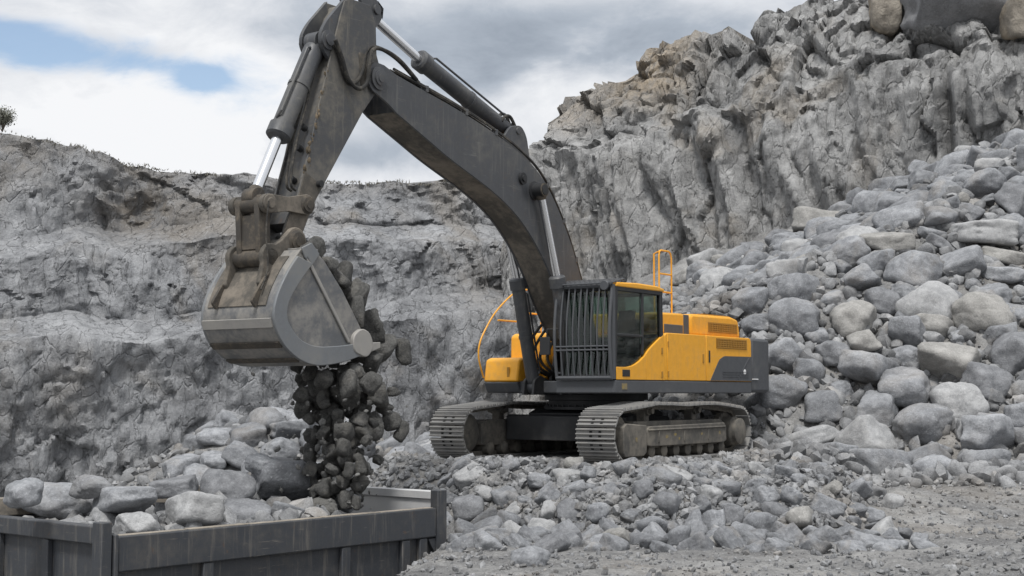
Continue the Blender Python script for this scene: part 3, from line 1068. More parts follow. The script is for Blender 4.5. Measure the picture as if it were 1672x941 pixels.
def build_heroes():
    g = np.random.default_rng(21)
    for i, (px, py, w, h, sh, tone, lab) in enumerate(HERO):
        P = hit_ground(px, py + h * 0.12)
        if P is None:
            continue
        me = {'R': ROUND, 'A': ANGLE, 'F': FLAT}[sh][i % 5]
        if TONE[tone]:
            me = with_mat(me, M[TONE[tone]])
        # centre on the sight line, a little in front of the slope
        c = np.array([0, 0, HC]) + ray(px, py) * (P[1] / ray(px, py)[1] - 0.12)
        o = free_rock('boulder', me, c, w, h, g)
        tag(o, lab, 'boulder', 'boulders on the rubble slope')
        labelled.add(lab)
        placed.append((*c, w * c[1] / FPX / 2))
        landmarks.append((px, py, max(w, h), lab))


build_heroes()

OCT = ['right of', 'above right of', 'above', 'above left of', 'left of', 'below left of', 'below', 'below right of']
LAND_SHORT = {
    0: 'the round tan boulder', 1: 'the big rounded tan-grey boulder', 2: 'the pale topped block above the engine hood',
    3: 'the pale block beside the ladder rail', 5: 'the broad grey boulder',
    6: 'the long leaning slab', 7: 'the flat tan slab', 8: 'the wide flat pale boulder',
    9: 'the smooth dark oval boulder', 12: 'the very broad low boulder',
    13: 'the large smooth boulder', 14: 'the largest smooth boulder', 15: 'the pale rounded boulder',
    16: 'the large blocky boulder', 17: 'the dark pointed boulder', 18: 'the tall dark edge boulder',
    19: 'the broad pale slab by the tracks', 20: 'the rounded boulder at the toe', 21: 'the pale top slab', 23: 'the jagged ridged boulder',
    25: 'the dark block at top right'}
ORD = ['nearest', 'second', 'third', 'fourth', 'fifth', 'sixth', 'seventh', 'eighth', 'ninth', 'tenth', 'eleventh', 'twelfth']


def label_by_landmark(items, lands, noun, group, cat):
    """items: (object, px, py, size adjective); a label says which landmark it lies beside and in which direction"""
    cells = {}
    for o, px, py, adj in items:
        best = min(lands, key=lambda L: (L[0] - px) ** 2 + (L[1] - py) ** 2)
        ang = atan2(-(py - best[1]), px - best[0])
        oc = int(round(ang / (pi / 4))) % 8
        cells.setdefault((adj, best[2], oc), []).append((sqrt((best[0] - px) ** 2 + (best[1] - py) ** 2), o))
    for (adj, land, oc), L in cells.items():
        L.sort(key=lambda q: q[0])
        for k, (dd, o) in enumerate(L):
            pre = '' if len(L) == 1 else ('nearest ' if k == 0 else ORD[min(k, 11)] + ' ')
            tag(o, f'{pre}{adj} {noun} {OCT[oc]} {land}', cat, group)


def build_slope_boulders():
    g = np.random.default_rng(5)
    # candidate positions on the visible rubble slope
    N = 9000
    X = g.uniform(-4.5, 18, N)
    Y = g.uniform(26, 43, N)
    Z = height(X, Y, rough=False)
    T = talus(X, Y)
    ok = (np.abs(Z - T) < 0.02) | ((Y > 25.5) & (X > 6) & (Z > -0.6))
    px, py, d = project(np.stack([X, Y, Z], -1))
    ok &= (px > 620) & (px < 1715) & (py > 150) & (py < 770)
    # not behind the machine
    hid = (px > 905) & (px < 1235) & (py > 470) & (py < 735)
    hid |= (px > 785) & (px < 920) & (py > 540) & (py < 650)
    ok &= ~hid
    cand = np.stack([X, Y, Z], -1)[ok]
    n = len(cand)
    rad = np.sort(0.16 + 0.44 * g.random(n) ** 3.2)[::-1]
    out = []
    pl = [np.array(p) for p in placed]
    P = np.array([p[:3] for p in pl])
    R = np.array([p[3] for p in pl])
    for c, r in zip(cand, rad):
        if len(out) >= 250:
            break
        dd = np.sqrt(((P - c) ** 2).sum(1))
        # leave the hero boulders in front unobstructed
        if (dd < 0.74 * (R + r)).any():
            continue
        out.append((c, r))
        P = np.vstack([P, c])
        R = np.append(R, r)
    items = []
    for k, (c, r) in enumerate(out):
        kind = g.choice(3, p=[.3, .52, .18])
        me = [ROUND, ANGLE, FLAT][kind][g.integers(5)]
        tone = g.choice(4, p=[.84, .05, .06, .05])
        if tone:
            me = with_mat(me, M[[None, 'boulder_tan', 'boulder_pale', 'boulder_dark'][tone]])
        s = r * g.uniform(0.95, 1.2) * np.array([1, 1, g.uniform(0.8, 1.05)])
        loc = (c[0], c[1], c[2] + r * 0.08)
        o = add_rock('boulder', me, loc, s, (g.uniform(-.45, .45), g.uniform(-.45, .45), g.uniform(0, 6.28)))
        q = project(np.array(loc))
        sz = 'small' if r < 0.24 else ('medium' if r < 0.36 else 'large')
        adj = sz + ' ' + ['grey', 'tan', 'pale', 'dark'][tone]
        items.append((o, q[0], q[1], adj))
        placed.append((*loc, r))
    lands = [(HERO[i][0], HERO[i][1], nm) for i, nm in LAND_SHORT.items()] + [
        (1240, 595, 'the counterweight'), (670, 700, 'the front of the left track'), (1080, 440, 'the yellow ladder rail'),
        (820, 520, 'the curved yellow handrail')]
    label_by_landmark(items, lands, 'boulder', 'boulders on the rubble slope', 'boulder')


build_slope_boulders()


def build_wall_foot_boulders():
    g = np.random.default_rng(15)
    N = 4000
    X = g.uniform(-11, -1.6, N)
    Y = g.uniform(33, 45, N)
    Z = height(X, Y, rough=False)
    px, py, d = project(np.stack([X, Y, Z], -1))
    ok = (px > 300) & (px < 715) & (py > 610) & (py < 800) & (Z > -2.2)
    cand = np.stack([X, Y, Z], -1)[ok]
    rad = np.sort(0.18 + 0.36 * g.random(len(cand)) ** 2.2)[::-1]
    P, R, items = np.zeros((0, 3)), np.zeros(0), []
    for c, r in zip(cand, rad):
        if len(items) >= 52:
            break
        if len(P) and (np.sqrt(((P - c) ** 2).sum(1)) < 0.78 * (R + r)).any():
            continue
        P, R = np.vstack([P, c]), np.append(R, r)
        me = (ANGLE + ROUND)[g.integers(15)]
        tone = g.choice(3, p=[.82, .10, .08])
        if tone:
            me = with_mat(me, M[[None, 'boulder_pale', 'boulder_dark'][tone]])
        loc = (c[0], c[1], c[2] + r * 0.2)
        o = add_rock('boulder', me, loc, r * np.array([1.15, 1, g.uniform(.8, 1.05)]), (g.uniform(-.5, .5), g.uniform(-.5, .5), g.uniform(0, 6.28)))
        q = project(np.array(loc))
        sz = 'small' if r < 0.3 else ('medium' if r < 0.42 else 'large')
        items.append((o, q[0], q[1], sz + ' ' + ['grey', 'pale', 'dark'][tone]))
    lands = [(520, 700, 'the falling stones'), (420, 600, 'the bucket heel'), (456, 786, 'the angular top boulder'), (700, 720, 'the far track front'),
             (315, 834, 'the tilted pale boulder'), (610, 700, 'the stray falling stones')]
    label_by_landmark(items, lands, 'boulder at the wall foot', 'boulders piled at the foot of the quarry wall', 'boulder')


build_wall_foot_boulders()


def scatter_mesh(name, pos, rad, mat, seed=0, sub=1, embed=0.2, flat=True):
    """one mesh of many small stones"""
    g = np.random.default_rng(seed)
    protos = []
    for k in range(12):
        V, F = rock_shape(900 + k + seed * 20, sub=sub, facets=7, p=14, dims=(1, g.uniform(.65, .95), g.uniform(.45, .8)), rough=0.06, lo=0.6)
        protos.append(V)
    nv = len(protos[0])
    n = len(pos)
    pid = g.integers(12, size=n)
    base = np.array(protos)[pid]
    # random rotations
    q = g.normal(size=(n, 4))
    q /= np.linalg.norm(q, axis=1, keepdims=True)
    w, x, y, z = q.T
    R = np.stack([np.stack([1 - 2 * (y * y + z * z), 2 * (x * y - z * w), 2 * (x * z + y * w)], -1),
                  np.stack([2 * (x * y + z * w), 1 - 2 * (x * x + z * z), 2 * (y * z - x * w)], -1),
                  np.stack([2 * (x * z - y * w), 2 * (y * z + x * w), 1 - 2 * (x * x + y * y)], -1)], -2)
    V = np.einsum('nij,nvj->nvi', R, base) * rad[:, None, None]
    V = V + pos[:, None, :]
    V[..., 2] += (rad * (0.5 - embed))[:, None]
    F0 = ico(sub)[1]
    F = (F0[None] + (np.arange(n) * nv)[:, None, None]).reshape(-1, 3)
    tone = np.repeat(g.uniform(0.68, 1.3, n), nv)
    return mesh_np(name, V.reshape(-1, 3), F, mat, not flat, attr=tone, sharp=None if flat else 40)


def build_rubble_stuff():
    g = np.random.default_rng(77)
    # between the boulders of the slope
    N = 60000
    X = g.uniform(-3, 17, N)
    Y = g.uniform(24.5, 42, N)
    Z = height(X, Y)
    T = talus(X, Y)
    ok = (np.abs(Z - T) < 0.35) | ((X > 4.5) & (Y > 24.5))
    P = np.stack([X, Y, Z], -1)[ok]
    rad = 0.035 + 0.22 * g.random(len(P)) ** 3.4
    o = scatter_mesh('slope_rubble', P[:15000], rad[:15000], M['rubble'], 1, sub=2, flat=False)
    tag(o, 'small broken rubble filling the gaps between slope boulders', 'rubble', kind='stuff')
    # at the foot of the quarry wall
    N = 9000
    X = g.uniform(-14, -1, N)
    Y = g.uniform(30, 48, N)
    P = np.stack([X, Y, height(X, Y)], -1)
    rad = 0.05 + 0.22 * g.random(N) ** 2.6
    o = scatter_mesh('wall_foot_rubble', P[:3200], rad[:3200], M['rubble'], 9, sub=2, flat=False)
    tag(o, 'broken rubble strewn along the foot of the quarry wall', 'rubble', kind='stuff')
    # the mound below the tracks
    N = 40000
    X = g.uniform(-3.4, 7, N)
    Y = g.uniform(17.2, 26.5, N)
    Z = height(X, Y)
    r = (X - OX) * FV[0] + (Y - OY) * FV[1]
    l = (X - OX) * LV[0] + (Y - OY) * LV[1]
    under = (X > 5.6 - 0.25 * (Y - 21)) | (np.abs(r) < 2.75) & (np.abs(l) < 2.0)
    slope = (Z > -0.82) & (Z < 0.05)
    keep = slope & ~under & ((Y < 23.6) | (X > 3.6) | (X < -1.4)) & (g.random(N) < 0.9)
    P = np.stack([X, Y, Z], -1)[keep][:11000]
    rad = 0.022 + 0.085 * g.random(len(P)) ** 3.0
    o = scatter_mesh('mound_rubble', P, rad, M['rubble'], 2, sub=1, flat=True, embed=0.15)
    tag(o, 'loose broken stone covering the mound under the excavator', 'rubble', kind='stuff')
    # loose gravel on the floor in front
    N = 9000
    X = g.uniform(-2.5, 9.5, N)
    Y = g.uniform(14.5, 26, N)
    Z = height(X, Y)
    keep = (Z < -0.45)
    P = np.stack([X, Y, Z], -1)[keep]
    rad = 0.012 + 0.05 * g.random(len(P)) ** 5
    o = scatter_mesh('gravel', P, rad, M['rubble'], 3, sub=1, flat=True, embed=0.2)
    tag(o, 'fine grey gravel scattered over the flat quarry floor', 'gravel', kind='stuff')


build_rubble_stuff()

# stones of the mound one can count
MOUND = [
    (1305, 846, 54, 44, 'tan', 'pale tan stone at the right foot of the excavator mound'),
    (1237, 858, 56, 40, 'mid', 'smooth grey stone left of the pale tan stone at the mound foot'),
    (1168, 858, 40, 52, 'mid', 'upright grey stone leaning in the mound below the tracks'),
    (1196, 846, 34, 40, 'dark', 'dark stone beside the upright leaning stone'),
    (1092, 820, 50, 42, 'dark', 'dark rounded stone in the middle of the mound'),
    (1455, 820, 32, 28, 'pale', 'pale rounded stone alone right of the mound'),
    (1430, 803, 40, 24, 'mid', 'flat grey stone beside the lone pale rounded stone'),
    (1102, 880, 46, 38, 'mid', 'rounded grey stone at the mound foot below the dark stone'),
    (1062, 862, 56, 44, 'mid', 'broad grey stone in the lower middle of the mound'),
    (897, 834, 34, 34, 'pale', 'pale pointed stone in the left half of the mound'),
    (880, 785, 44, 26, 'mid', 'flat grey stone just below the far track'),
    (920, 786, 22, 28, 'pale', 'small pale stone under the near track front'),
    (1048, 802, 36, 36, 'dark', 'dark stone below the middle of the near track'),
    (1160, 808, 40, 30, 'pale', 'pale broken stone below the rear of the near track'),
    (868, 912, 66, 48, 'mid', 'big grey stone at the bottom of the mound'),
    (795, 890, 50, 40, 'mid', 'grey stone right of the truck bed corner post'),
    (765, 828, 52, 42, 'dark', 'dark stone in the mound beside the truck bed post'),
    (832, 853, 46, 34, 'mid', 'grey stone in the left flank of the mound'),
    (975, 838, 44, 32, 'mid', 'grey stone below the near track front'),
]


def build_mound_stones():
    g = np.random.default_rng(31)
    mp = []
    for i, (px, py, w, h, tone, lab) in enumerate(MOUND):
        P = hit_ground(px, py + h * 0.2)
        if P is None:
            continue
        me = (STONE + ROUND)[i % 16]
        if TONE[tone]:
            me = with_mat(me, M[TONE[tone]])
        c = np.array([0, 0, HC]) + ray(px, py) * (P[1] / ray(px, py)[1] - 0.05)
        o = free_rock('stone', me, c, w, h, g)
        tag(o, lab, 'stone', 'stones of the excavator mound')
        mp.append((*c, w * c[1] / FPX / 2))
    N = 8000
    X = g.uniform(-2.6, 5.5, N)
    Y = g.uniform(18.4, 24.5, N)
    Z = height(X, Y, rough=False)
    r = (X - OX) * FV[0] + (Y - OY) * FV[1]
    l = (X - OX) * LV[0] + (Y - OY) * LV[1]
    ok = (Z > -0.93) & (Z < -0.03) & ~((np.abs(r) < 2.8) & (np.abs(l) < 2.1)) & (Y < 23.4)
    px, py, d = project(np.stack([X, Y, Z], -1))
    ok &= (px > 725) & (py < 935) & (py > 752)
    cand = np.stack([X, Y, Z], -1)[ok]
    rad = np.sort(0.07 + 0.17 * g.random(len(cand)) ** 2.6)[::-1]
    P = np.array([p[:3] for p in mp])
    R = np.array([p[3] for p in mp])
    items = []
    for c, rr in zip(cand, rad):
        if len(items) >= 160:
            break
        if (np.sqrt(((P - c) ** 2).sum(1)) < 0.82 * (R + rr)).any():
            continue
        P = np.vstack([P, c])
        R = np.append(R, rr)
        tone = g.choice(4, p=[.72, .05, .08, .15])
        me = (STONE + ANGLE)[g.integers(18)]
        if tone:
            me = with_mat(me, M[[None, 'boulder_tan', 'boulder_pale', 'boulder_dark'][tone]])
        loc = (c[0], c[1], c[2] + rr * 0.02)
        o = add_rock('stone', me, loc, rr * np.array([1.15, 1.0, g.uniform(.75, 1.05)]), (g.uniform(-.7, .7), g.uniform(-.7, .7), g.uniform(0, 6.28)))
        q = project(np.array(loc))
        sz = 'small' if rr < 0.095 else ('medium' if rr < 0.13 else 'large')
        items.append((o, q[0], q[1], sz + ' ' + ['grey', 'tan', 'pale', 'dark'][tone]))
    short = {0: 'the pale tan stone', 1: 'the smooth grey stone', 2: 'the upright leaning stone', 4: 'the dark rounded stone', 5: 'the lone pale stone',
             7: 'the rounded stone at the foot', 8: 'the broad grey stone', 9: 'the pale pointed stone', 10: 'the flat stone under the far track',
             12: 'the dark stone under the track', 13: 'the pale broken stone', 14: 'the big bottom stone', 15: 'the stone by the corner post',
             16: 'the dark stone by the post', 17: 'the grey left flank stone', 18: 'the stone below the near track front'}
    lands = [(MOUND[i][0], MOUND[i][1], nm) for i, nm in short.items()]
    label_by_landmark(items, lands, 'stone', 'stones of the excavator mound', 'stone')


build_mound_stones()
# ------------------------------------------------------------------ the excavator
# local frame: x forward (towards the bucket), y to the machine's left, z up
EXC = empty('excavator', (OX, OY, 0.0), atan2(FV[1], FV[0]))
tag(EXC, 'large yellow and dark grey tracked excavator emptying its bucket of stones over the truck bed', 'excavator')


def arc(cx_, cz, r, a0, a1, n):
    return [(cx_ + r * cos(a0 + (a1 - a0) * k / n), cz + r * sin(a0 + (a1 - a0) * k / n)) for k in range(n + 1)]


def shoe_mesh():
    b = MB()
    W, P_ = 0.72, 0.196
    b.box((0, 0, 0.012), (P_ - 0.012, W, 0.024))
    for k, x in enumerate((-0.072, 0.0, 0.072)):
        b.prism([(x - 0.016, 0.02), (x + 0.016, 0.02), (x + 0.008, 0.056), (x - 0.008, 0.056)], -W / 2, W / 2)
    # bolt recesses either side of the chain, and the chain links underneath
    for l in (-0.085, 0.085):
        for x in (-0.036, 0.036):
            b.box((x, l, 0.025), (0.030, 0.05, 0.010), 1)
    for l in (-0.085, 0.085):
        b.box((0, l, -0.035), (0.185, 0.035, 0.075), 2)
    o = b.build('track_shoe', [M['shoe'], M['shoe_hole'], M['undercarriage']])
    me = o.data
    bpy.data.objects.remove(o)
    return me


def track_loop():
    rr = 0.40
    pts = arc(2.05, 0.445, rr, -pi / 2, pi / 2 - 0.12, 22)
    pts += [(1.55, 0.885), (1.05, 0.93), (0.5, 0.925), (0.0, 0.905), (-0.55, 0.92), (-1.1, 0.925), (-1.6, 0.89)]
    pts += arc(-2.06, 0.445, rr, pi / 2 + 0.1, 3 * pi / 2, 22)
    pts += [(x, 0.042) for x in np.linspace(-1.8, 1.9, 20)]
    P = np.array(pts + pts[:1])
    s = np.concatenate([[0], np.cumsum(np.sqrt((np.diff(P, axis=0) ** 2).sum(1)))])
    return P, s


SHOE = shoe_mesh()


def build_track(side):
    yc = side * 1.5
    fr = MB()
    prof = [(1.72, 0.22), (1.72, 0.60), (1.55, 0.66), (-1.55, 0.66), (-1.72, 0.58), (-1.72, 0.24), (-1.5, 0.21), (1.5, 0.21)]
    fr.prism(prof, yc - 0.20, yc + 0.20)
    # outer cover plates, idler yoke and sprocket bracket
    o_ = side * 0.36
    a, b_ = sorted((yc + side * 0.2, yc + o_ * 0.93))
    fr.prism([(1.40, 0.27), (1.40, 0.52), (1.30, 0.58), (-1.45, 0.60), (-1.52, 0.52), (-1.52, 0.28), (-1.4, 0.245), (1.25, 0.245)], a, b_)
    fr.prism([(1.36, 0.50), (1.36, 0.535), (-1.48, 0.545), (-1.48, 0.51)], b_ - 0.01 if side > 0 else a - 0.02, b_ + 0.02 if side > 0 else a + 0.01)
    for r in (1.0, 0.1, -0.8):
        fr.box((r, (b_ if side > 0 else a), 0.40), (0.035, 0.035, 0.20))
    fr.prism([(2.15, 0.10), (2.2, 0.18), (2.2, 0.58), (2.1, 0.64), (1.45, 0.60), (1.45, 0.16), (1.55, 0.10)], a, b_ + (0.03 if side > 0 else 0))
    for r in (0.95, -0.75):
        fr.box((r, yc, 0.74), (0.16, 0.16, 0.2))
    t = fr.build('track_frame', M['undercarriage'], EXC, 0.015)
    # idler and sprocket
    w = MB()
    w.lathe((2.05, yc - 0.16, 0.445), (0, 1, 0), [(0, 0.24), (0.02, 0.33), (0.10, 0.33), (0.11, 0.36), (0.21, 0.36), (0.22, 0.33), (0.30, 0.33), (0.32, 0.24)], 28)
    w.build('idler_wheel', M['undercarriage'], t)
    w = MB()
    n = 21
    pr = []
    for k in range(n * 2):
        rr = 0.37 if k % 2 else 0.31
        pr.append((-2.06 + rr * cos(pi * k / n), 0.445 + rr * sin(pi * k / n)))
    w.prism(pr, yc - 0.05, yc + 0.05)
    w.build('drive_sprocket', M['undercarriage'], t)
    w = MB()
    w.lathe((-2.06, yc, 0.43), (0, side, 0), [(0, 0.27), (0.24, 0.27), (0.28, 0.24), (0.35, 0.24), (0.37, 0.20), (0.375, 0.0)], 28)
    w.build('drive_hub', M['undercarriage'], t)
    for r in (0.95, -0.75):
        w = MB()
        w.lathe((r, yc - 0.2, 0.83), (0, 1, 0), [(0, 0.05), (0.06, 0.05), (0.065, 0.075), (0.33, 0.075), (0.335, 0.05), (0.4, 0.05)], 16)
        w.build('carrier_roller', M['undercarriage'], t)
    for k in range(8):
        w = MB()
        r = 1.5 - 3.0 * k / 7
        w.lathe((r, yc - 0.27, 0.165), (0, 1, 0), [(0, 0.06), (0.03, 0.11), (0.16, 0.11), (0.17, 0.085), (0.37, 0.085), (0.38, 0.11), (0.51, 0.11), (0.54, 0.06)], 16)
        w.build('track_roller', M['undercarriage'], t)
    for r, z, sx, sz in ((0.72, 0.40, .10, .07), (0.42, 0.43, .12, .06), (0.28, 0.36, .08, .05), (-0.55, 0.42, .09, .05), (-1.25, 0.42, .07, .08), (1.8, 0.38, .09, .10)):
        if side > 0:
            w = MB()
            g = random.Random(int(r * 100))
            y = yc + 0.336 + (0.035 if r > 1.5 else 0)
            w.add([(r + sx * .6 * cos(a) * g.uniform(.5, 1), y, z + sz * .6 * sin(a) * g.uniform(.5, 1)) for a in [k * pi / 5 for k in range(10)]], [tuple(range(10))])
            w.build('paint_mark', M['yellowmark'], t)
    # shoes, one by one
    P, s = track_loop()
    n = int(round(s[-1] / 0.2))
    for k in range(n):
        u = (k + 0.3) / n * s[-1]
        x, z = np.interp(u, s, P[:, 0]), np.interp(u, s, P[:, 1])
        e = 0.06
        x1, z1 = np.interp((u + e) % s[-1], s, P[:, 0]), np.interp((u + e) % s[-1], s, P[:, 1])
        x0, z0 = np.interp((u - e) % s[-1], s, P[:, 0]), np.interp((u - e) % s[-1], s, P[:, 1])
        # the loop runs counter-clockwise: outward is to its right
        dx, dz = x1 - x0, z1 - z0
        o = bpy.data.objects.new('track_shoe', SHOE)
        nx_, nz_ = dz, -dx
        ax = Vector((dx, 0, dz)).normalized()
        az = Vector((nx_, 0, nz_)).normalized()
        ay = az.cross(ax)
        mt = Matrix((ax, ay, az)).transposed().to_4x4()
        mt.translation = (x, yc, z)
        o.matrix_local = mt
        COL.objects.link(o)
        o.parent = t
    return t


def build_undercarriage():
    build_track(1)
    build_track(-1)
    b = MB()
    b.prism([(0.85, 0.42), (0.85, 0.78), (0.6, 0.86), (-0.6, 0.86), (-0.85, 0.78), (-0.85, 0.42)], -0.9, 0.9)
    # the four arched legs of the X frame
    for s in (1, -1):
        for f_ in (1, -1):
            p = [(0.0, 0.38), (0.0, 0.86), (0.5, 0.84), (1.3, 0.70), (1.3, 0.32), (0.95, 0.36), (0.5, 0.42)]
            q = MB()
            q.prism(p, -0.22, 0.22)
            ang = atan2(s * 0.95, f_ * 0.9)
            for v, in [(v,) for v in q.v]:
                pass
            R = Matrix.Rotation(ang, 3, 'Z')
            b.add([R @ Vector(v) for v in q.v], q.f)
    # front cross plate seen between the tracks
    b.prism([(1.05, 0.30), (1.05, 0.72), (1.0, 0.75), (0.85, 0.75), (0.85, 0.30)], -1.25, 1.25)
    b.build('car_body', M['black'], EXC, 0.012)
    b = MB()
    b.lathe((0, 0, 0.84), (0, 0, 1), [(0, 0.95), (0.05, 0.95), (0.06, 0.86), (0.16, 0.86), (0.17, 0.93), (0.29, 0.93), (0.30, 0.8)], 48)
    for k in range(44):
        t = 2 * pi * k / 44
        b.cyl((0.905 * cos(t), 0.905 * sin(t), 0.88), (0.905 * cos(t), 0.905 * sin(t), 0.925), 0.02, n=6)
    b.build('swing_bearing', M['black'], EXC)


build_undercarriage()

L0 = 1.5                                         # outer face of the upper structure


def rprof(pts, rad, idx, n=4):
    """round the listed corners of a 2-D outline"""
    out = []
    N = len(pts)
    for i, p in enumerate(pts):
        if i not in idx:
            out.append(p)
            continue
        a = Vector(pts[i - 1]) - Vector(p)
        b = Vector(pts[(i + 1) % N]) - Vector(p)
        a = Vector(p) + a.normalized() * rad
        b = Vector(p) + b.normalized() * rad
        for k in range(n + 1):
            t = k / n
            out.append(tuple((1 - t) ** 2 * a + 2 * t * (1 - t) * Vector(p) + t * t * b))
    return out


def plan_prism(b, pts, z0, z1, mi=0):
    n = len(pts)
    a = sum(pts[i][0] * pts[(i + 1) % n][1] - pts[(i + 1) % n][0] * pts[i][1] for i in range(n))
    if a < 0:
        pts = pts[::-1]
    b.add([(x, y, z0) for x, y in pts] + [(x, y, z1) for x, y in pts],
          [tuple(range(n - 1, -1, -1)), tuple(range(n, 2 * n))] + [(i, (i + 1) % n, n + (i + 1) % n, n + i) for i in range(n)], mi)


def build_upper():
    # lower frame and skirts
    b = MB()
    b.span(-3.30, 1.30, -0.85, 0.32, 1.13, 1.34)
    plan_prism(b, rprof([(1.86, 0.34), (1.86, L0), (-3.30, L0), (-3.30, 0.34)], 0.08, (1,)), 1.125, 1.345)
    plan_prism(b, [(0.7, -L0), (0.7, -0.86), (-3.30, -0.86), (-3.30, -L0)], 1.125, 1.345)
    p = b.build('upper_frame', M['bodygrey'], EXC, 0.02)
    b = MB()
    b.box((1.55, L0 + 0.002, 1.24), (0.16, 0.012, 0.10))
    b.build('paint_mark', M['yellowmark'], p)
    # yellow bodywork of the left side
    def panel(name, prof, l0, l1, mat, parent=EXC, bevel=0.012):
        b = MB()
        b.prism(prof, l0, l1)
        return b.build(name, mat, parent, bevel)
    core = MB()
    core.span(-3.28, 0.05, -L0 + 0.06, L0 - 0.06, 1.35, 2.12)
    core.build('machinery_housing', M['black'], EXC)
    s1 = panel('side_panel', [(0.155, 1.352), (0.155, 2.13), (0.10, 2.175), (0.075, 2.175), (0.075, 1.352)], L0 - 0.5, L0, M['yellow'])
    s2 = panel('service_door', [(0.06, 1.352), (0.06, 2.18), (-1.39, 2.185), (-1.39, 1.352)], L0 - 0.10, L0, M['yellow'])
    b = MB()
    b.box((-1.28, L0 + 0.006, 1.76), (0.05, 0.012, 0.16))
    b.build('door_latch', M['yellow_dark'], s2, 0.004)
    for z in (1.46, 1.98):
        b = MB()
        b.cyl((0.045, L0 + 0.008, z - 0.05), (0.045, L0 + 0.008, z + 0.05), 0.014, n=8)
        b.build('hinge', M['yellow_dark'], s2)
    s3 = panel('rear_panel', rprof([(-1.41, 1.352), (-1.41, 2.185), (-3.30, 2.19), (-3.30, 1.352)], 0.10, (2,)), L0 - 0.10, L0, M['yellow'])
    b = MB()
    b.box((-1.52, L0 + 0.006, 1.80), (0.05, 0.012, 0.22))
    b.build('door_latch', M['black'], s3, 0.004)
    b = MB()
    b.prism(rprof([(-1.55, 1.36), (-1.92, 1.75), (-2.12, 1.82), (-3.29, 1.83), (-3.29, 1.36)], 0.06, (1, 2)), L0 - 0.02, L0 + 0.008)
    for k in range(3):
        b.box((-2.6, L0 + 0.010, 1.44 + 0.045 * k), (1.1, 0.012, 0.014))
    b.prism([(-3.20, 1.80), (-2.72, 1.40), (-2.68, 1.40), (-3.16, 1.80)], L0, L0 + 0.016)
    dk = b.build('lower_grille', M['bodygrey'], s3)
    b = MB()
    b.lathe((-2.98, L0 + 0.008, 1.53), (0, 1, 0), [(0, 0.055), (0.006, 0.055), (0.008, 0.05)], 20)
    b.build('emblem', M['white'], s3)

    def louvre(name, r0, r1, z0, z1, y, parent, n):
        b = MB()
        b.prism([(r0, z0), (r0, z1), (r1, z1), (r1, z0)], y - 0.02, y + 0.004)
        for k in range(n):
            z = z0 + (z1 - z0) * (k + 0.5) / n
            b.box(((r0 + r1) / 2, y + 0.008, z), (abs(r1 - r0) - 0.03, 0.014, (z1 - z0) / n * 0.45))
        for k in range(12):
            r = r0 + (r1 - r0) * (k + 0.5) / 12
            b.box((r, y + 0.010, (z0 + z1) / 2), (0.012, 0.012, (z1 - z0) - 0.02))
        return b.build(name, M['yellow_dark'], parent)
    louvre('grille', -1.80, -3.10, 1.96, 2.15, L0, s3, 5)
    # right side skin
    panel('side_panel', [(0.06, 1.352), (0.06, 2.18), (-3.30, 2.185), (-3.30, 1.352)], -L0, -L0 + 0.10, M['yellow'])
    b = MB()
    b.span(-3.29, 0.05, -L0 + 0.10, L0 - 0.10, 2.125, 2.18)
    b.build('deck_plate', M['yellow'], EXC, 0.01)
    # engine hood
    hood = MB()
    prof = rprof([(-1.28, 2.18), (-1.28, 2.585), (-2.95, 2.60), (-3.25, 2.55), (-3.34, 2.19)], 0.10, (1, 3))
    hood.prism(prof, -1.05, 1.26)
    h = hood.build('engine_hood', M['yellow'], EXC, 0.05)
    louvre('grille', -1.95, -3.18, 2.27, 2.46, 1.262, h, 5)
    b = MB()
    b.span(-3.0, -1.95, 0.6, 1.18, 2.59, 2.612)
    for k in range(7):
        b.span(-3.0, -1.95, 0.63 + k * 0.08, 0.67 + k * 0.08, 2.612, 2.622)
    b.build('grille', M['yellow_dark'], h)
    b = MB()
    b.prism(rprof([(-0.05, 2.18), (-0.05, 2.56), (-1.06, 2.575), (-1.06, 2.18)], 0.06, (1,)), -0.4, 1.235)
    fh = b.build('front_hood', M['yellow'], EXC, 0.04)
    b = MB()
    b.span(-1.275, -1.065, 0.2, 1.22, 2.185, 2.56)
    b.build('air_intake', M['bodygrey'], fh, 0.01)
    b = MB()
    b.span(-1.0, -0.30, 1.20, 1.245, 2.185, 2.36)
    b.build('air_intake', M['bodygrey'], fh, 0.01)
    b = MB()
    b.lathe((-1.9, -0.6, 2.58), (0, 0, 1), [(0, 0.09), (0.32, 0.09), (0.33, 0.075), (0.42, 0.075)], 16)
    b.build('exhaust_stack', M['bodygrey'], EXC)
    # counterweight
    b = MB()
    plan = rprof([(-3.31, L0 + 0.01), (-4.15, L0 - 0.02), (-4.66, 1.22), (-4.78, 0.5), (-4.78, -0.5), (-4.66, -1.22), (-4.15, -L0 + 0.02), (-3.31, -L0 - 0.01)], 0.22, (1, 2, 3, 4, 5, 6))
    plan_prism(b, plan, 1.14, 2.20)
    cw = b.build('counterweight', M['bodygrey'], EXC, 0.06)
    b = MB()
    b.box((-3.44, L0 + 0.012, 1.40), (0.24, 0.02, 0.02))
    b.build('reflector', M['white'], cw)
    # tool box at the right front corner and the fuel tank behind it
    b = MB()
    b.prism(rprof([(0.25, 1.33), (1.40, 1.33), (1.33, 1.72), (1.22, 1.76), (0.25, 1.76)], 0.05, (2, 3)), -L0, -0.76)
    tb = b.build('tool_box', M['yellow'], EXC, 0.035)
    b = MB()
    b.prism(rprof([(0.25, 1.13), (1.30, 1.13), (1.405, 1.32), (0.25, 1.32)], 0.05, (1,)), -L0 + 0.005, -0.765)
    b.build('box_base', M['bodygrey'], tb, 0.02)
    b = MB()
    b.box((1.381, -0.97, 1.50), (0.012, 0.05, 0.17))
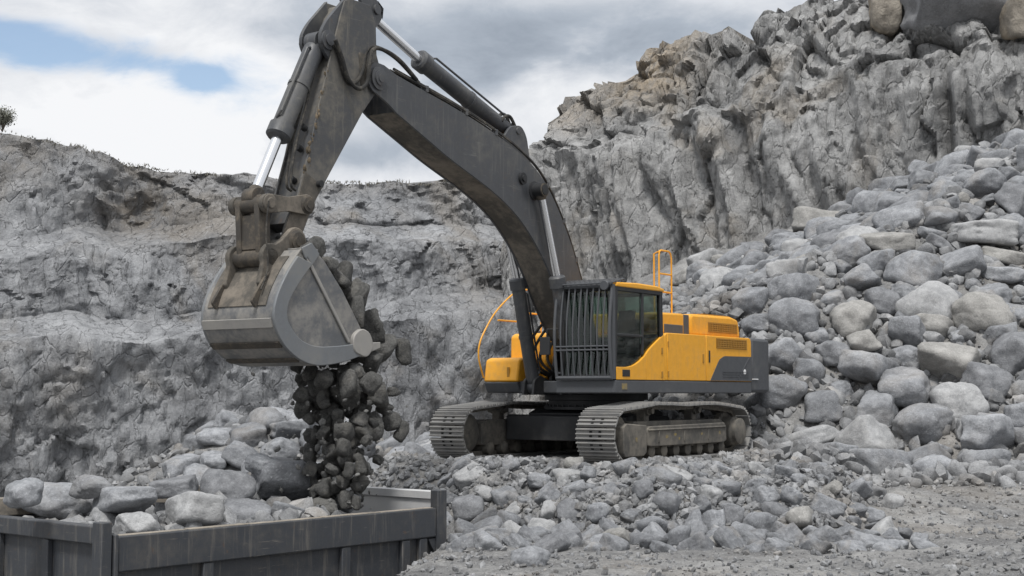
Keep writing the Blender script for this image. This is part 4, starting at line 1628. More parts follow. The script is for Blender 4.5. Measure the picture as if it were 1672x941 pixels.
    b.build('latch', M['yellow_dark'], tb)
    b = MB()
    b.prism(rprof([(-1.2, 1.36), (0.62, 1.36), (0.60, 2.16), (0.5, 2.22), (-1.2, 2.22)], 0.05, (2, 3)), -L0 + 0.03, -0.66)
    ft = b.build('fuel_tank', M['yellow'], EXC, 0.04)
    b = MB()
    b.lathe((0.2, -1.15, 2.22), (0, 0, 1), [(0, 0.07), (0.05, 0.07), (0.06, 0.05)], 14)
    b.build('filler_cap', M['bodygrey'], ft)
    # boom foot brackets
    b = MB()
    for l in (-0.40, 0.34):
        b.prism(rprof([(-0.5, 1.35), (0.95, 1.35), (0.75, 1.9), (0.45, 2.1), (0.1, 2.0), (-0.5, 1.6)], 0.1, (2, 3, 4)), l, l + 0.06)
    for l in (-0.52, 0.46):
        b.prism(rprof([(0.9, 1.1), (1.62, 1.1), (1.58, 1.36), (1.4, 1.44), (1.15, 1.36)], 0.06, (2, 3)), l, l + 0.05)
        b.prism(rprof([(0.9, 1.1), (1.62, 1.1), (1.58, 1.36), (1.4, 1.44), (1.15, 1.36)], 0.06, (2, 3)), l - 0.2 if l > 0 else l + 0.2, l - 0.15 if l > 0 else l + 0.25)
    b.span(0.2, 1.2, -0.75, 0.33, 1.12, 1.34)
    b.cyl((0.42, -0.45, 1.88), (0.42, 0.42, 1.88), 0.09)
    b.build('boom_bracket', M['black'], EXC, 0.01)
    # valve block, pipes and hoses between tank and cab
    b = MB()
    b.span(-0.4, 0.35, -0.62, -0.42, 1.36, 2.0)
    b.span(0.0, 0.5, -0.64, -0.48, 1.5, 1.8)
    b.build('valve_block', M['yellow_dark'], EXC, 0.02)
    g = random.Random(4)
    for k in range(6):
        b = MB()
        y = 0.05 - 0.12 * k
        b.tube([(0.75, y * 0.5 - .1, 1.36), (1.05 + 0.05 * k, y - .1, 1.72), (1.0, y, 2.05 + 0.05 * k), (0.72, y * 0.5, 2.35 + .04 * k), (0.62, 0.1 - 0.05 * k, 2.75)], 0.026, 8, 0, 8)
        b.build('hose', M['rubber'], EXC)


build_upper()


def build_handrails():
    def rail(name, paths, r=0.0155):
        b = MB()
        for p, sm in paths:
            b.tube(p, r, 8, 0, sm)
        return b.build(name, M['yellow'], EXC)
    y = -L0 + 0.02
    rail('handrail', [([(1.42, y, 1.40), (1.56, y, 1.72), (1.55, y, 1.98), (1.38, y, 2.25), (1.02, y, 2.62), (0.45, y, 2.98), (0.05, y, 3.06), (-0.38, y, 3.07), (-0.42, y, 2.22)], 6)])
    rail('handrail', [([(0.12, y, 3.055), (0.10, y, 2.22)], 0), ([(0.12, y, 2.62), (-0.42, y, 2.62)], 0), ([(0.98, y, 2.45), (0.1, y, 2.45)], 0)], 0.017)
    # tall double rail on the hood behind the cab
    y = 0.60
    rail('ladder_rail', [([(-1.28, y, 2.58), (-1.28, y, 3.68), (-1.30, y, 3.77), (-1.36, y, 3.80), (-1.66, y, 3.80), (-1.73, y, 3.76), (-1.76, y, 3.68), (-1.76, y, 2.58)], 0),
                         ([(-1.34, y - .14, 2.58), (-1.34, y - .14, 3.74), (-1.36, y, 3.80)], 0), ([(-1.28, y, 3.36), (-1.76, y, 3.36)], 0),
                         ([(-1.76, y, 3.02), (-1.28, y, 3.02)], 0)], 0.0165)


build_handrails()


def build_cab():
    cab = MB()
    lo, hi, zi = 0.42, 1.49, 1.35
    # pillars and rails of the cab shell
    def bar(p0, p1, s=0.07, s2=None):
        p0, p1 = Vector(p0), Vector(p1)
        d = p1 - p0
        q = d.to_track_quat('Z', 'Y').to_matrix()
        cab.box((p0 + p1) / 2, (s, s2 or s, d.length), 0, q)
    F_, B_ = 1.78, 0.215
    for l in (lo + .035, hi - .035):
        bar((F_ + .03, l, zi), (F_ - 0.02, l, 2.86), 0.075)
        bar((B_, l, zi), (B_ + 0.05, l, 2.86), 0.085)
        bar((0.90, l, 1.78), (0.885, l, 2.86), 0.065)
        bar((F_, l, 2.86), (B_, l, 2.86), 0.08)
        bar((F_, l, zi + .03), (B_, l, zi + .03), 0.07)
    for z in (1.40, 2.86):
        bar((F_, lo, z), (F_, hi, z), 0.08)
        bar((B_ + .02, lo, z), (B_ + .02, hi, z), 0.08)
    bar((B_ + .02, lo, 2.12), (B_ + .02, hi, 2.12), 0.07)
    # window sill of the door
    bar((F_ - .02, hi - .02, 2.09), (0.90, hi - .02, 2.09), 0.05)
    cab.span(B_, F_, lo, hi, 1.352, 1.40)
    c = cab.build('cab', M['black'], EXC, 0.012)
    # yellow lower panel with the curved window edge
    curve = [(1.775, 1.56), (1.55, 1.56), (1.42, 1.565), (1.28, 1.585), (1.13, 1.63), (1.0, 1.685), (0.86, 1.765), (0.72, 1.865), (0.58, 1.945), (0.42, 2.03), (0.17, 2.155)]
    b = MB()
    b.prism([(1.80, 1.352), (1.80, 1.56)] + [p for p in curve if p[0] > 0.83] + [(0.83, 1.785), (0.83, 1.352)], hi - 0.03, L0 + 0.004)
    d = b.build('cab_door', M['yellow'], c, 0.006)
    b = MB()
    b.box((1.50, L0 + 0.008, 1.46), (0.24, 0.014, 0.115))
    b.build('door_handle', M['black'], c, 0.02)
    b = MB()
    b.prism([(0.82, 1.352), (0.82, 1.79)] + [p for p in curve if p[0] < 0.82] + [(0.165, 1.352)], hi - 0.03, L0 + 0.002)
    rp = b.build('lower_panel', M['yellow'], c, 0.006)
    for z in (1.45, 1.86):
        b = MB()
        b.box((0.27, L0 + 0.007, z), (0.05, 0.016, 0.11))
        b.build('hinge', M['yellow_dark'], c, 0.004)
    # roof
    b = MB()
    b.prism(rprof([(1.80, 2.885), (1.78, 2.96), (1.1, 2.985), (0.4, 2.975), (0.16, 2.94), (0.16, 2.885)], 0.03, (1, 4)), lo - 0.01, L0 + 0.005)
    b.build('cab_roof', M['yellow'], c, 0.03)
    # glass
    def pane(v, name='window'):
        b = MB()
        n = len(v)
        a, b0, c0 = Vector(v[0]), Vector(v[1]), Vector(v[2])
        nn = (b0 - a).cross(c0 - a).normalized() * 0.006
        b.add([Vector(q) + nn for q in v] + [Vector(q) - nn for q in v],
              [tuple(range(n)), tuple(range(2 * n - 1, n - 1, -1))] + [(i, n + i, n + (i + 1) % n, (i + 1) % n) for i in range(n)])
        return b.build(name, M['glass'], c)
    yl = hi - 0.035
    low = [(1.75, 1.545), (1.42, 1.55), (1.13, 1.615), (0.93, 1.71)]
    pane([(r, yl, z) for r, z in low] + [(0.93, yl, 2.07), (1.75, yl, 2.07)])
    pane([(1.75, yl, 2.11), (0.93, yl, 2.11), (0.92, yl, 2.83), (1.73, yl, 2.83)])
    pane([(0.86, yl, 1.76), (0.25, yl, 2.10), (0.28, yl, 2.83), (0.86, yl, 2.83)])
    yr = lo + 0.03
    pane([(1.74, yr, 1.42), (0.93, yr, 1.42), (0.92, yr, 2.83), (1.73, yr, 2.83)])
    pane([(0.86, yr, 1.42), (0.25, yr, 1.42), (0.28, yr, 2.83), (0.86, yr, 2.83)])
    pane([(1.80, lo + .08, 1.44), (1.80, hi - .08, 1.44), (1.77, hi - .08, 2.82), (1.77, lo + .08, 2.82)], 'windscreen')
    pane([(0.235, lo + .08, 2.16), (0.235, hi - .08, 2.16), (0.255, hi - .08, 2.82), (0.255, lo + .08, 2.82)])
    # seat and controls
    b = MB()
    b.box((0.85, 0.95, 1.62), (0.5, 0.5, 0.14))
    b.box((0.58, 0.95, 2.02), (0.14, 0.48, 0.75), 0, Matrix.Rotation(-0.12, 3, 'Y'))
    b.box((0.53, 0.95, 2.46), (0.11, 0.28, 0.2), 0, Matrix.Rotation(-0.12, 3, 'Y'))
    b.box((0.8, 0.95, 1.47), (0.4, 0.4, 0.2))
    for l in (0.64, 1.26):
        b.box((0.95, l, 1.84), (0.5, 0.13, 0.10))
        b.cyl((1.15, l, 1.88), (1.2, l, 2.05), 0.022, n=8)
    b.build('operator_seat', M['seat'], c, 0.03)
    # bar guard in front of the windscreen
    b = MB()
    gx = 1.90
    zl, zh = 1.36, 2.92
    y0, y1 = 0.37, 1.50
    def gx_(z):                                   # the bars bow forward slightly
        t = (z - zl) / (zh - zl)
        return gx + 0.09 * sin(pi * min(1, t * 1.02)) - 0.03 * t
    zs = np.linspace(zl, zh, 9)
    for k in range(10):
        y = y0 + 0.03 + (y1 - y0 - 0.06) * k / 9
        r = 0.028 if k in (0, 9) else 0.0155
        b.tube([(gx_(z), y, z) for z in zs], r, 8)
    for z, r in ((zl + .02, 0.035), (1.84, 0.016), (1.90, 0.016), (zh - 0.02, 0.035)):
        b.tube([(gx_(z), y0 + .02, z), (gx_(z), y1 - .02, z)], r, 8)
    for y in (y0 + .03, y1 - .03):
        for z in (zl + .1, zh - .04):
            b.tube([(gx_(z), y, z), (1.78, y + (0.04 if y < 1 else -.04), z)], 0.022, 6)
    b.span(1.82, 1.90, y1 - 0.055, y1 - 0.005, zl, zh)
    b.build('cab_guard', M['bodygrey'], c)
    # meshed visor guard above it
    b = MB()
    for k in range(12):
        y = y0 + 0.02 + (y1 - y0 - 0.04) * k / 11
        b.tube([(1.52, y, 3.03), (1.93, y, 2.94)], 0.011, 6)
    for k in range(4):
        t = k / 3
        b.tube([(1.52 + .41 * t, y0, 3.03 - .09 * t), (1.52 + .41 * t, y1, 3.03 - .09 * t)], 0.016, 6)
    b.build('roof_guard', M['bodygrey'], c)
    b = MB()
    b.lathe((1.86, 1.36, 2.90), (1, 0, 0), [(0, 0.05), (0.03, 0.075), (0.09, 0.085), (0.10, 0.075)], 18)
    b.build('work_lamp', M['bodygrey'], c)
    b = MB()
    b.tube([(1.92, 0.44, 2.2), (2.02, 0.28, 2.2), (2.02, 0.27, 2.0)], 0.015, 6)
    b.box((2.02, 0.24, 1.92), (0.04, 0.2, 0.30))
    b.build('mirror', M['black'], c, 0.01)


build_cab()


def densify(pts, closed=False, n=6):
    out = []
    P = [Vector(p) for p in pts]
    for i in range(len(P) - 1):
        a, b_, c, d = P[max(i - 1, 0)], P[i], P[i + 1], P[min(i + 2, len(P) - 1)]
        for k in range(n):
            t = k / n
            q = 0.5 * ((2 * b_) + (c - a) * t + (2 * a - 5 * b_ + 4 * c - d) * t * t + (3 * b_ - a - 3 * c + d) * t ** 3)
            out.append(tuple(q))
    out.append(tuple(P[-1]))
    return out


PIVOT = (6.43, 5.66)


def build_boom():
    top = densify([(6.02, 5.79), (5.54, 5.70), (4.64, 5.54), (3.72, 5.34), (2.90, 5.10), (2.25, 4.80), (1.76, 4.36), (1.28, 3.72), (0.88, 3.02), (0.55, 2.40), (0.30, 1.98)])
    low = densify([(6.00, 5.22), (5.3, 4.95), (4.7, 4.72), (3.62, 4.36), (2.95, 4.05), (2.42, 3.66), (1.98, 3.20), (1.60, 2.66), (1.18, 2.16), (0.62, 1.75)])
    foot = arc(0.44, 1.86, 0.18, radians(-40), radians(-220), 8)
    tip = arc(PIVOT[0], PIVOT[1], 0.23, radians(100), radians(-85), 12)
    plate = [(6.3, 5.88)] + tip + [(6.2, 5.33)] + low + foot + top[::-1]
    b = MB()
    W = 0.29
    for s in (-1, 1):
        a, c = sorted((s * W, s * (W - 0.035)))
        b.prism(plate, a, c)
    inner_t = [(p[0], p[1] - 0.035) for p in top if p[0] < 5.95]
    inner_b = [(p[0], p[1] + 0.035) for p in low if p[0] < 5.95]
    box = inner_b + [(0.52, 1.80)] + inner_t[::-1]
    b.prism(box, -W + 0.03, W - 0.03, 0)
    bo = b.build('boom', [M['boomgrey'], M['muddy']], EXC, 0.008)
    # underside plate caked in mud
    b = MB()
    lp = [(p[0], p[1]) for p in low]
    n = len(lp)
    vs = []
    for l in (-W + 0.037, W - 0.037):
        vs += [(p[0], l, p[1] + 0.012) for p in lp] + [(p[0], l, p[1] + 0.03) for p in lp]
    fs = []
    for i in range(n - 1):
        fs.append((i, i + 1, 2 * n + i + 1, 2 * n + i))
        fs.append((n + i, 3 * n + i, 3 * n + i + 1, n + i + 1))
        fs.append((i, n + i, n + i + 1, i + 1))
        fs.append((2 * n + i, 2 * n + i + 1, 3 * n + i + 1, 3 * n + i))
    fs.append((0, 2 * n, 3 * n, n))
    fs.append((n - 1, 2 * n - 1, 4 * n - 1, 3 * n - 1))
    b.add(vs, fs)
    b.build('underside_plate', M['muddy'], bo)
    # pins and bosses
    for s in (-1, 1):
        b = MB()
        b.lathe((PIVOT[0], s * W, PIVOT[1]), (0, s, 0), [(0, 0.17), (0.03, 0.17), (0.035, 0.11), (0.055, 0.11), (0.06, 0.06), (0.07, 0.06)], 24)
        b.build('pivot_pin', M['boomgrey'], bo)
        b = MB()
        b.lathe((2.42, s * W, 4.50), (0, s, 0), [(0, 0.16), (0.02, 0.16), (0.03, 0.12), (0.20, 0.12), (0.205, 0.09), (0.23, 0.09), (0.235, 0.05)], 20)
        b.build('cylinder_pin', M['black'], bo)
        l = W if s > 0 else -W - 0.04
        b = MB()
        b.prism(arc(2.78, 4.66, 0.10, 0, 2 * pi - 0.3, 14), l, l + 0.04)
        b.cyl((2.78, l - 0.03, 4.66), (2.78, l + 0.07, 4.66), 0.055)
        b.build('lifting_lug', M['black'], bo)
    # base lugs of the stick cylinder on top
    b = MB()
    for l in (-0.20, 0.15):
        b.prism(rprof([(3.3, 5.16), (2.98, 5.52), (2.66, 5.58), (2.5, 5.42), (2.35, 4.80)], 0.1, (1, 2, 3)), l, l + 0.05)
    b.cyl((2.76, -0.22, 5.47), (2.76, 0.22, 5.47), 0.06)
    b.build('cylinder_lug', M['boomgrey'], bo, 0.01)
    # pipes along the top edge of the boom
    line = [p for p in densify([(6.05, 5.83), (5.54, 5.74), (4.64, 5.58), (3.72, 5.38), (2.90, 5.14), (2.25, 4.84), (1.79, 4.42), (1.32, 3.78), (0.93, 3.08), (0.66, 2.60)])]
    for l, dz, r in ((0.25, 0.05, 0.022), (0.18, 0.04, 0.020), (-0.20, 0.05, 0.022), (0.285, 0.015, 0.016)):
        b = MB()
        P = [Vector(p) for p in line]
        path = []
        for i, p in enumerate(P):
            d = (P[min(i + 1, len(P) - 1)] - P[max(i - 1, 0)]).normalized()
            nrm = Vector((-d.y, d.x)) * -1
            if nrm.x < 0 and nrm.y < 0:
                nrm = -nrm
            q = p - Vector((d.y, -d.x)) * -dz if False else p + Vector((abs(d.y) * -1 if d.x < 0 else abs(d.y), abs(d.x))) * dz * Vector((1, 1)).length / 1.414
            path.append((q.x, l, q.y))
        b.tube(path, r, 8)
        b.build('pipe', M['rubber'], bo)
    for r_, z_ in ((5.3, 5.68), (4.3, 5.49), (3.5, 5.29), (2.0, 4.62), (1.5, 4.06), (1.1, 3.42)):
        b = MB()
        b.box((r_, 0.22, z_ + 0.03), (0.07, 0.16, 0.10))
        b.build('pipe_clamp', M['boomgrey'], bo, 0.006)
    # hoses looping from the boom to the stick and to the cylinder base
    for l, pts in ((0.27, [(5.55, 5.80), (5.95, 6.02), (6.30, 6.10), (6.55, 6.06), (6.68, 5.80), (6.72, 5.55), (6.90, 5.42), (7.12, 5.52), (7.26, 5.80), (7.40, 6.02)]),
                   (0.19, [(5.40, 5.79), (5.90, 6.05), (6.35, 6.14), (6.60, 6.04), (6.74, 5.70), (6.92, 5.50), (7.10, 5.56), (7.24, 5.86), (7.36, 5.98)]),
                   (-0.24, [(5.5, 5.8), (6.0, 6.10), (6.4, 6.12), (6.7, 5.8), (6.95, 5.6), (7.2, 5.75), (7.35, 6.0)])):
        b = MB()
        b.tube([(r, l + (0.06 if r > 6.6 else 0.02), z) for r, z in pts], 0.03, 10, 0, 6)
        b.build('hose', M['rubber'], bo)
    for l, pts in ((0.12, [(2.3, 4.92), (2.55, 5.30), (2.85, 5.68), (3.05, 5.66), (3.12, 5.58)]), (-0.08, [(2.2, 4.9), (2.4, 5.28), (2.7, 5.75), (2.95, 5.72), (3.10, 5.6)])):
        b = MB()
        b.tube([(r, l, z) for r, z in pts], 0.028, 8, 0, 6)
        b.build('hose', M['rubber'], bo)


build_boom()


def cylinder(name, p0, p1, rod_end, r_b, r_r, n=24):
    """barrel from p0 (its eye) to p1 (its gland) and the bright rod on to rod_end"""
    p0, p1, p2 = Vector(p0), Vector(p1), Vector(rod_end)
    d = (p1 - p0).normalized()
    L = (p1 - p0).length
    b = MB()
    b.lathe(p0, d, [(0.02, r_b * 0.6), (0.10, r_b * 0.95), (0.14, r_b), (L - 0.20, r_b), (L - 0.195, r_b * 1.22), (L - 0.03, r_b * 1.22), (L, r_b * 1.0)], n)
    b.cyl(p0 + Vector((0, -0.11, 0)), p0 + Vector((0, 0.11, 0)), r_b * 1.05)
    # steel pipe with its clamp
    side = d.cross(Vector((0, 1, 0))).normalized()
    q = side * (r_b + 0.035) + Vector((0, r_b * 0.55, 0))
    b.tube([p0 + d * 0.2 + side * r_b * 0.9 + Vector((0, r_b * .55, 0)), p0 + d * 0.24 + q, p0 + d * (L - 0.32) + q, p0 + d * (L - 0.24) + side * r_b], 0.018, 8)
    b.lathe(p0 + d * (L * 0.45), d, [(0, r_b), (0.001, r_b + 0.012), (0.05, r_b + 0.012), (0.051, r_b)], n)
    o = b.build(name, M['boomgrey'], EXC)
    b = MB()
    b.cyl(p1, p2, r_r)
    rod = b.build('piston_rod', M['chrome'], o)
    b = MB()
    b.cyl(p2 + Vector((0, -0.10, 0)), p2 + Vector((0, 0.10, 0)), r_r * 1.7)
    b.lathe(p2 - d * 0.16, d, [(0, r_r * 1.05), (0.03, r_r * 1.35), (0.16, r_r * 1.4)], 16)
    b.build('rod_eye', M['rust'], o)
    return o


cylinder('stick_cylinder', (2.76, 0, 5.47), (5.16, 0, 6.24), (6.38, 0, 6.70), 0.135, 0.072)
for s_ in (1, -1):
    cylinder('boom_cylinder', (1.40, s_ * 0.41, 1.24), (1.92, s_ * 0.41, 3.10), (2.42, s_ * 0.41, 4.50), 0.118, 0.066)
cylinder('bucket_cylinder', (7.42, 0, 6.02), (8.17, 0, 4.56), (8.60, 0, 3.70), 0.145, 0.075)

HINGE = (8.13, 3.14)
LINK_S, LINK_T, LINK_B = (7.90, 3.66), (8.62, 3.60), (8.58, 2.90)


def build_stick():
    W = 0.23
    plate = [(6.98, 6.72), (6.55, 6.72), (6.42, 6.45), (6.40, 6.02), (6.30, 5.80), (6.30, 5.55), (6.44, 5.42), (6.70, 5.12), (7.38, 4.15), (7.70, 3.68), (7.94, 3.20)]
    plate += arc(HINGE[0], HINGE[1], 0.19, radians(190), radians(360), 8)
    plate += [(8.20, 3.45), (8.00, 3.80), (7.80, 4.40), (7.62, 5.05), (7.46, 5.55), (7.34, 5.95), (7.18, 6.45), (7.10, 6.66)]
    b = MB()
    for s in (-1, 1):
        a, c = sorted((s * W, s * (W - 0.03)))
        b.prism(plate, a, c)
    inner = [(6.95, 6.66), (6.58, 6.66), (6.47, 6.44), (6.45, 6.02), (6.40, 5.6), (6.50, 5.45), (6.74, 5.15), (7.42, 4.18), (7.74, 3.71), (7.96, 3.3), (8.12, 3.40), (7.95, 3.80), (7.76, 4.40), (7.58, 5.05), (7.42, 5.55), (7.30, 5.95), (7.12, 6.45)]
    b.prism(inner, -W + 0.025, W - 0.025)
    st = b.build('stick', M['stickgrey'], EXC, 0.008)
    # worn, mud-stained lower end
    for s in (-1, 1):
        b = MB()
        low_ = [(7.52, 3.96), (7.72, 3.68), (7.955, 3.22)] + arc(HINGE[0], HINGE[1], 0.185, radians(192), radians(358), 8) + [(8.19, 3.45), (7.99, 3.80), (7.88, 4.12)]
        a, c = sorted((s * (W - 0.005), s * (W + 0.012)))
        b.prism(low_, a, c)
        b.build('wear_plate', M['muddy'], st, 0.004)
    # mud caked along the outer face
    g = np.random.default_rng(8)
    b = MB()
    for k in range(60):
        t = (0.35 + 0.65 * g.random()) if g.random() < 0.6 else g.random()
        r = np.interp(t, [0, 1], [7.40, 7.93])
        z = np.interp(t, [0, 1], [5.75, 3.95])
        V, F = rock_shape(700 + k, sub=1, facets=7, p=10)
        s = 0.008 + 0.034 * g.random() ** 2.5
        l = W - 0.004 + g.normal() * 0.006
        dr_ = g.normal() * 0.022
        b.add([(r - 0.01 + dr_ + v[0] * s * 0.8, l + v[1] * s * 0.45, z + v[2] * s * 2.0) for v in V], [tuple(f) for f in F])
    tag(b.build('caked_mud', M['mud'], st), kind='stuff')
    # cylinder lugs at the top: rear for the stick cylinder, front for the bucket cylinder
    b = MB()
    for l in (-0.20, 0.14):
        b.prism(rprof([(6.75, 6.85), (6.40, 6.88), (6.22, 6.74), (6.24, 6.58), (6.52, 6.30)], 0.14, (1, 2, 3)), l, l + 0.06)
    b.cyl((6.38, -0.23, 6.70), (6.38, 0.235, 6.70), 0.075)
    b.build('cylinder_lug', M['boomgrey'], st, 0.012)
    b = MB()
    for l in (-0.21, 0.15):
        b.prism(rprof([(7.05, 6.72), (7.45, 6.30), (7.58, 6.08), (7.52, 5.88), (7.30, 5.70), (7.0, 6.0)], 0.12, (1, 2, 3)), l, l + 0.06)
    b.cyl((7.42, -0.25, 6.03), (7.42, 0.25, 6.03), 0.07)
    b.lathe((7.42, 0.21, 6.03), (0, 1, 0), [(0, 0.14), (0.03, 0.14), (0.035, 0.085), (0.06, 0.085)], 20)
    b.build('cylinder_lug', M['boomgrey'], st, 0.012)
    b = MB()
    b.prism(rprof([(6.62, 5.98), (6.80, 5.98), (6.74, 5.50), (6.66, 5.44)], 0.03, (0, 1, 2, 3)), W, W + 0.012)
    b.build('hose_bracket', M['muddy'], st)
    for p, q in [((r + 0.02, W * .3, z), (r + 0.10, W * .3, z + 0.03)) for z, r in ((4.75, 7.68), (4.45, 7.755), (4.0, 7.88))] + [((7.62, W, 3.98), (7.62, W + 0.08, 3.98))]:
        b = MB()
        b.cyl(p, q, 0.047, n=12)
        b.build('grease_fitting', M['black'], st)
    for l in (0.10, 0.02):
        b = MB()
        b.tube([(7.56, l, 5.6), (7.75, l, 5.0), (7.95, l + .05, 4.55), (8.10, l + 0.1, 4.1), (8.12, l + .12, 3.9), (8.02, l + .1, 3.85)], 0.018, 8, 0, 6)
        b.build('hose', M['rubber'], st)
    for p, R in ((HINGE, 0.15), (LINK_S, 0.13)):
        for s in (-1, 1):
            b = MB()
            e = 0.10 if p is LINK_S else 0.13
            b.lathe((p[0], s * W, p[1]), (0, s, 0), [(0, R), (e - 0.02, R), (e, R * 0.8), (e + 0.02, R * 0.8), (e + 0.025, R * .45), (e + 0.035, R * .45)], 20)
            b.build('link_pin', M['rust'], st)
    # guide links, both sides
    for s in (-1, 1):
        b = MB()
        d = Vector((LINK_T[0] - LINK_S[0], LINK_T[1] - LINK_S[1])).normalized()
        n_ = Vector((-d.y, d.x))
        A, B = Vector(LINK_S), Vector(LINK_T)
        pr = []
        a0 = atan2(n_.y, n_.x)
        pr += [tuple(A + Vector((cos(a0 + pi * k / 8), sin(a0 + pi * k / 8))) * 0.14) for k in range(9)]
        pr += [tuple((A + B) / 2 - n_ * 0.075 - n_ * 0.02)]
        pr += [tuple(B + Vector((cos(a0 + pi + pi * k / 8), sin(a0 + pi + pi * k / 8))) * 0.13) for k in range(9)]
        pr += [tuple((A + B) / 2 + n_ * 0.095)]
        a, c = sorted((s * 0.24, s * 0.31))
        b.prism(pr, a, c)
        b.lathe((B.x, s * 0.31, B.y), (0, s, 0), [(0, 0.12), (0.03, 0.12), (0.035, 0.07), (0.05, 0.07)], 18)
        b.build('guide_link', M['muddy'], EXC, 0.012)
    b = MB()
    T, B = Vector(LINK_T), Vector(LINK_B)
    for l in (-0.22, 0.13):
        b.prism([(T.x - .10, T.y), (T.x - .06, T.y + .12), (T.x + .06, T.y + .12), (T.x + .11, T.y), (B.x + .10, B.y), (B.x + .06, B.y - .12), (B.x - .07, B.y - .12), (B.x - .10, B.y)], l, l + 0.09)
    b.span(T.x - .06, T.x + .05, -0.14, 0.14, B.y + 0.1, T.y - 0.14)
    b.cyl((T.x, -0.31, T.y), (T.x, 0.31, T.y), 0.11)
    b.cyl((B.x, -0.34, B.y), (B.x, 0.34, B.y), 0.12)
    b.build('bucket_link', M['rust'], EXC, 0.012)


build_stick()


def build_bucket():
    W = 0.63
    outer = densify([(8.36, 3.00), (8.62, 2.70), (8.82, 2.36), (8.87, 2.08), (8.74, 1.80), (8.46, 1.59), (8.09, 1.49), (7.62, 1.53), (7.20, 1.63)], n=5)
    inner = densify([(8.30, 2.93), (8.55, 2.65), (8.74, 2.34), (8.78, 2.09), (8.66, 1.87), (8.42, 1.69), (8.07, 1.60), (7.62, 1.63), (7.22, 1.72)], n=5)
    b = MB()
    b.prism(outer + inner[::-1], -W, W)
    bk = b.build('bucket', M['bucket'], EXC, 0.006)
    # side plates
    for s in (1, -1):
        b = MB()
        mouth = [(7.10, 1.72), (7.13, 1.98), (7.55, 2.52), (7.90, 2.88), (8.18, 3.08)]
        a, c = sorted((s * (W - 0.035), s * W))
        b.prism([(p[0] - 0.01, p[1]) for p in outer] + mouth, a, c)
        # raised rim following the heel
        ring_in = [(8.17, 2.82), (8.42, 2.55), (8.60, 2.30), (8.63, 2.10), (8.54, 1.95), (8.36, 1.81), (8.06, 1.74), (7.62, 1.76), (7.30, 1.80)]
        ring = outer[2:] + [(7.13, 1.72)] + densify(ring_in, n=4)[::-1]
        a, c = sorted((s * W, s * (W + 0.045)))
        b.prism(ring, a, c, 1)
        # stiffener bar and mouth edge
        a, c = sorted((s * W, s * (W + 0.03)))
        b.prism([(8.25, 2.93), (8.29, 2.90), (7.44, 1.80), (7.39, 1.82)], a, c, 2)
        b.prism([(8.36, 3.02), (8.18, 3.10), (8.02, 2.96), (8.16, 2.80), (8.31, 2.90)], a, c, 1)
        b.build('side_plate', [M['bucket'], M['bucket_rim'], M['bucket_edge']], bk, 0.010)
        b = MB()
        a, c = sorted((s * (W - 0.06), s * (W + 0.06)))
        b.prism(rprof([(7.36, 1.68), (7.38, 1.90), (7.20, 2.02), (7.02, 1.96), (6.94, 1.76), (7.08, 1.60)], 0.09, (0, 1, 2, 3, 4, 5)), a, c)
        b.build('side_cutter', M['bucket_edge'], bk, 0.015)
    # cutting edge and teeth
    b = MB()
    b.prism([(7.30, 1.60), (7.30, 1.70), (6.92, 1.76), (6.90, 1.73)], -W, W)
    b.build('cutting_edge', M['bucket_edge'], bk)
    for k in range(5):
        y = -W + 0.06 + (2 * W - 0.12) * k / 4
        b = MB()
        vs = [(7.05, y - .075, 1.66), (7.05, y + .075, 1.66), (7.05, y + .075, 1.82), (7.05, y - .075, 1.82),
              (6.74, y - .06, 1.755), (6.74, y + .06, 1.755), (6.74, y + .06, 1.835), (6.74, y - .06, 1.835)]
        b.add(vs, [(0, 1, 2, 3), (7, 6, 5, 4), (0, 4, 5, 1), (1, 5, 6, 2), (2, 6, 7, 3), (3, 7, 4, 0)])
        b.build('tooth', M['bucket_edge'], bk, 0.01)
    # wear strips across the back
    for i, (j, w) in enumerate(((16, .06), (21, .05), (26, .05))):
        p, q = Vector(outer[j]), Vector(outer[j + 1])
        d = (q - p).normalized()
        n_ = Vector((d.y, -d.x))
        if (p + n_ - Vector((7.9, 2.2))).length < (p - Vector((7.9, 2.2))).length:
            n_ = -n_
        b = MB()
        pr = [p - n_ * .01 - d * w, p + n_ * 0.022 - d * w, p + n_ * 0.022 + d * w, p - n_ * .01 + d * w]
        b.prism([tuple(v) for v in pr], -W - 0.005, W - 0.01)
        b.build('wear_strip', M['rust'] if i else M['bucket_edge'], bk)
    up_ = outer[2:13]
    ofs = []
    for i, p in enumerate(up_):
        d = (Vector(up_[min(i + 1, len(up_) - 1)]) - Vector(up_[max(i - 1, 0)])).normalized()
        n_ = Vector((-d.y, d.x))
        if n_.x < 0:
            n_ = -n_
        ofs.append(tuple(Vector(p) + n_ * 0.016))
    b = MB()
    b.prism(list(up_) + ofs[::-1], -0.55, 0.52)
    b.build('back_plate', M['muddy'], bk, 0.004)
    # ears that carry the pins
    for l in (-0.36, 0.26):
        b = MB()
        pr = [(8.0, 3.02)] + arc(HINGE[0], HINGE[1], 0.19, radians(190), radians(60), 6) + [(8.40, 3.14)] + arc(LINK_B[0], LINK_B[1], 0.18, radians(110), radians(-30), 6) + [(8.80, 2.55), (8.72, 2.42), (8.45, 2.80), (8.25, 2.95)]
        b.prism(pr, l, l + 0.08)
        b.build('ear', M['muddy'], bk, 0.012)
    b = MB()
    b.span(8.02, 8.30, -W, W, 2.93, 3.03)
    b.build('top_bar', M['bucket'], bk, 0.01)
    b = MB()
    for s, l in ((1, .36), (-1, -.36)):
        b.prism(rprof([(8.42, 2.82), (8.75, 2.62), (8.98, 2.30), (8.90, 2.22), (8.70, 2.50)], .04, (2,)), l - .02, l + .02)
    b.build('lifting_eye', M['rust'], bk)
    b = MB()
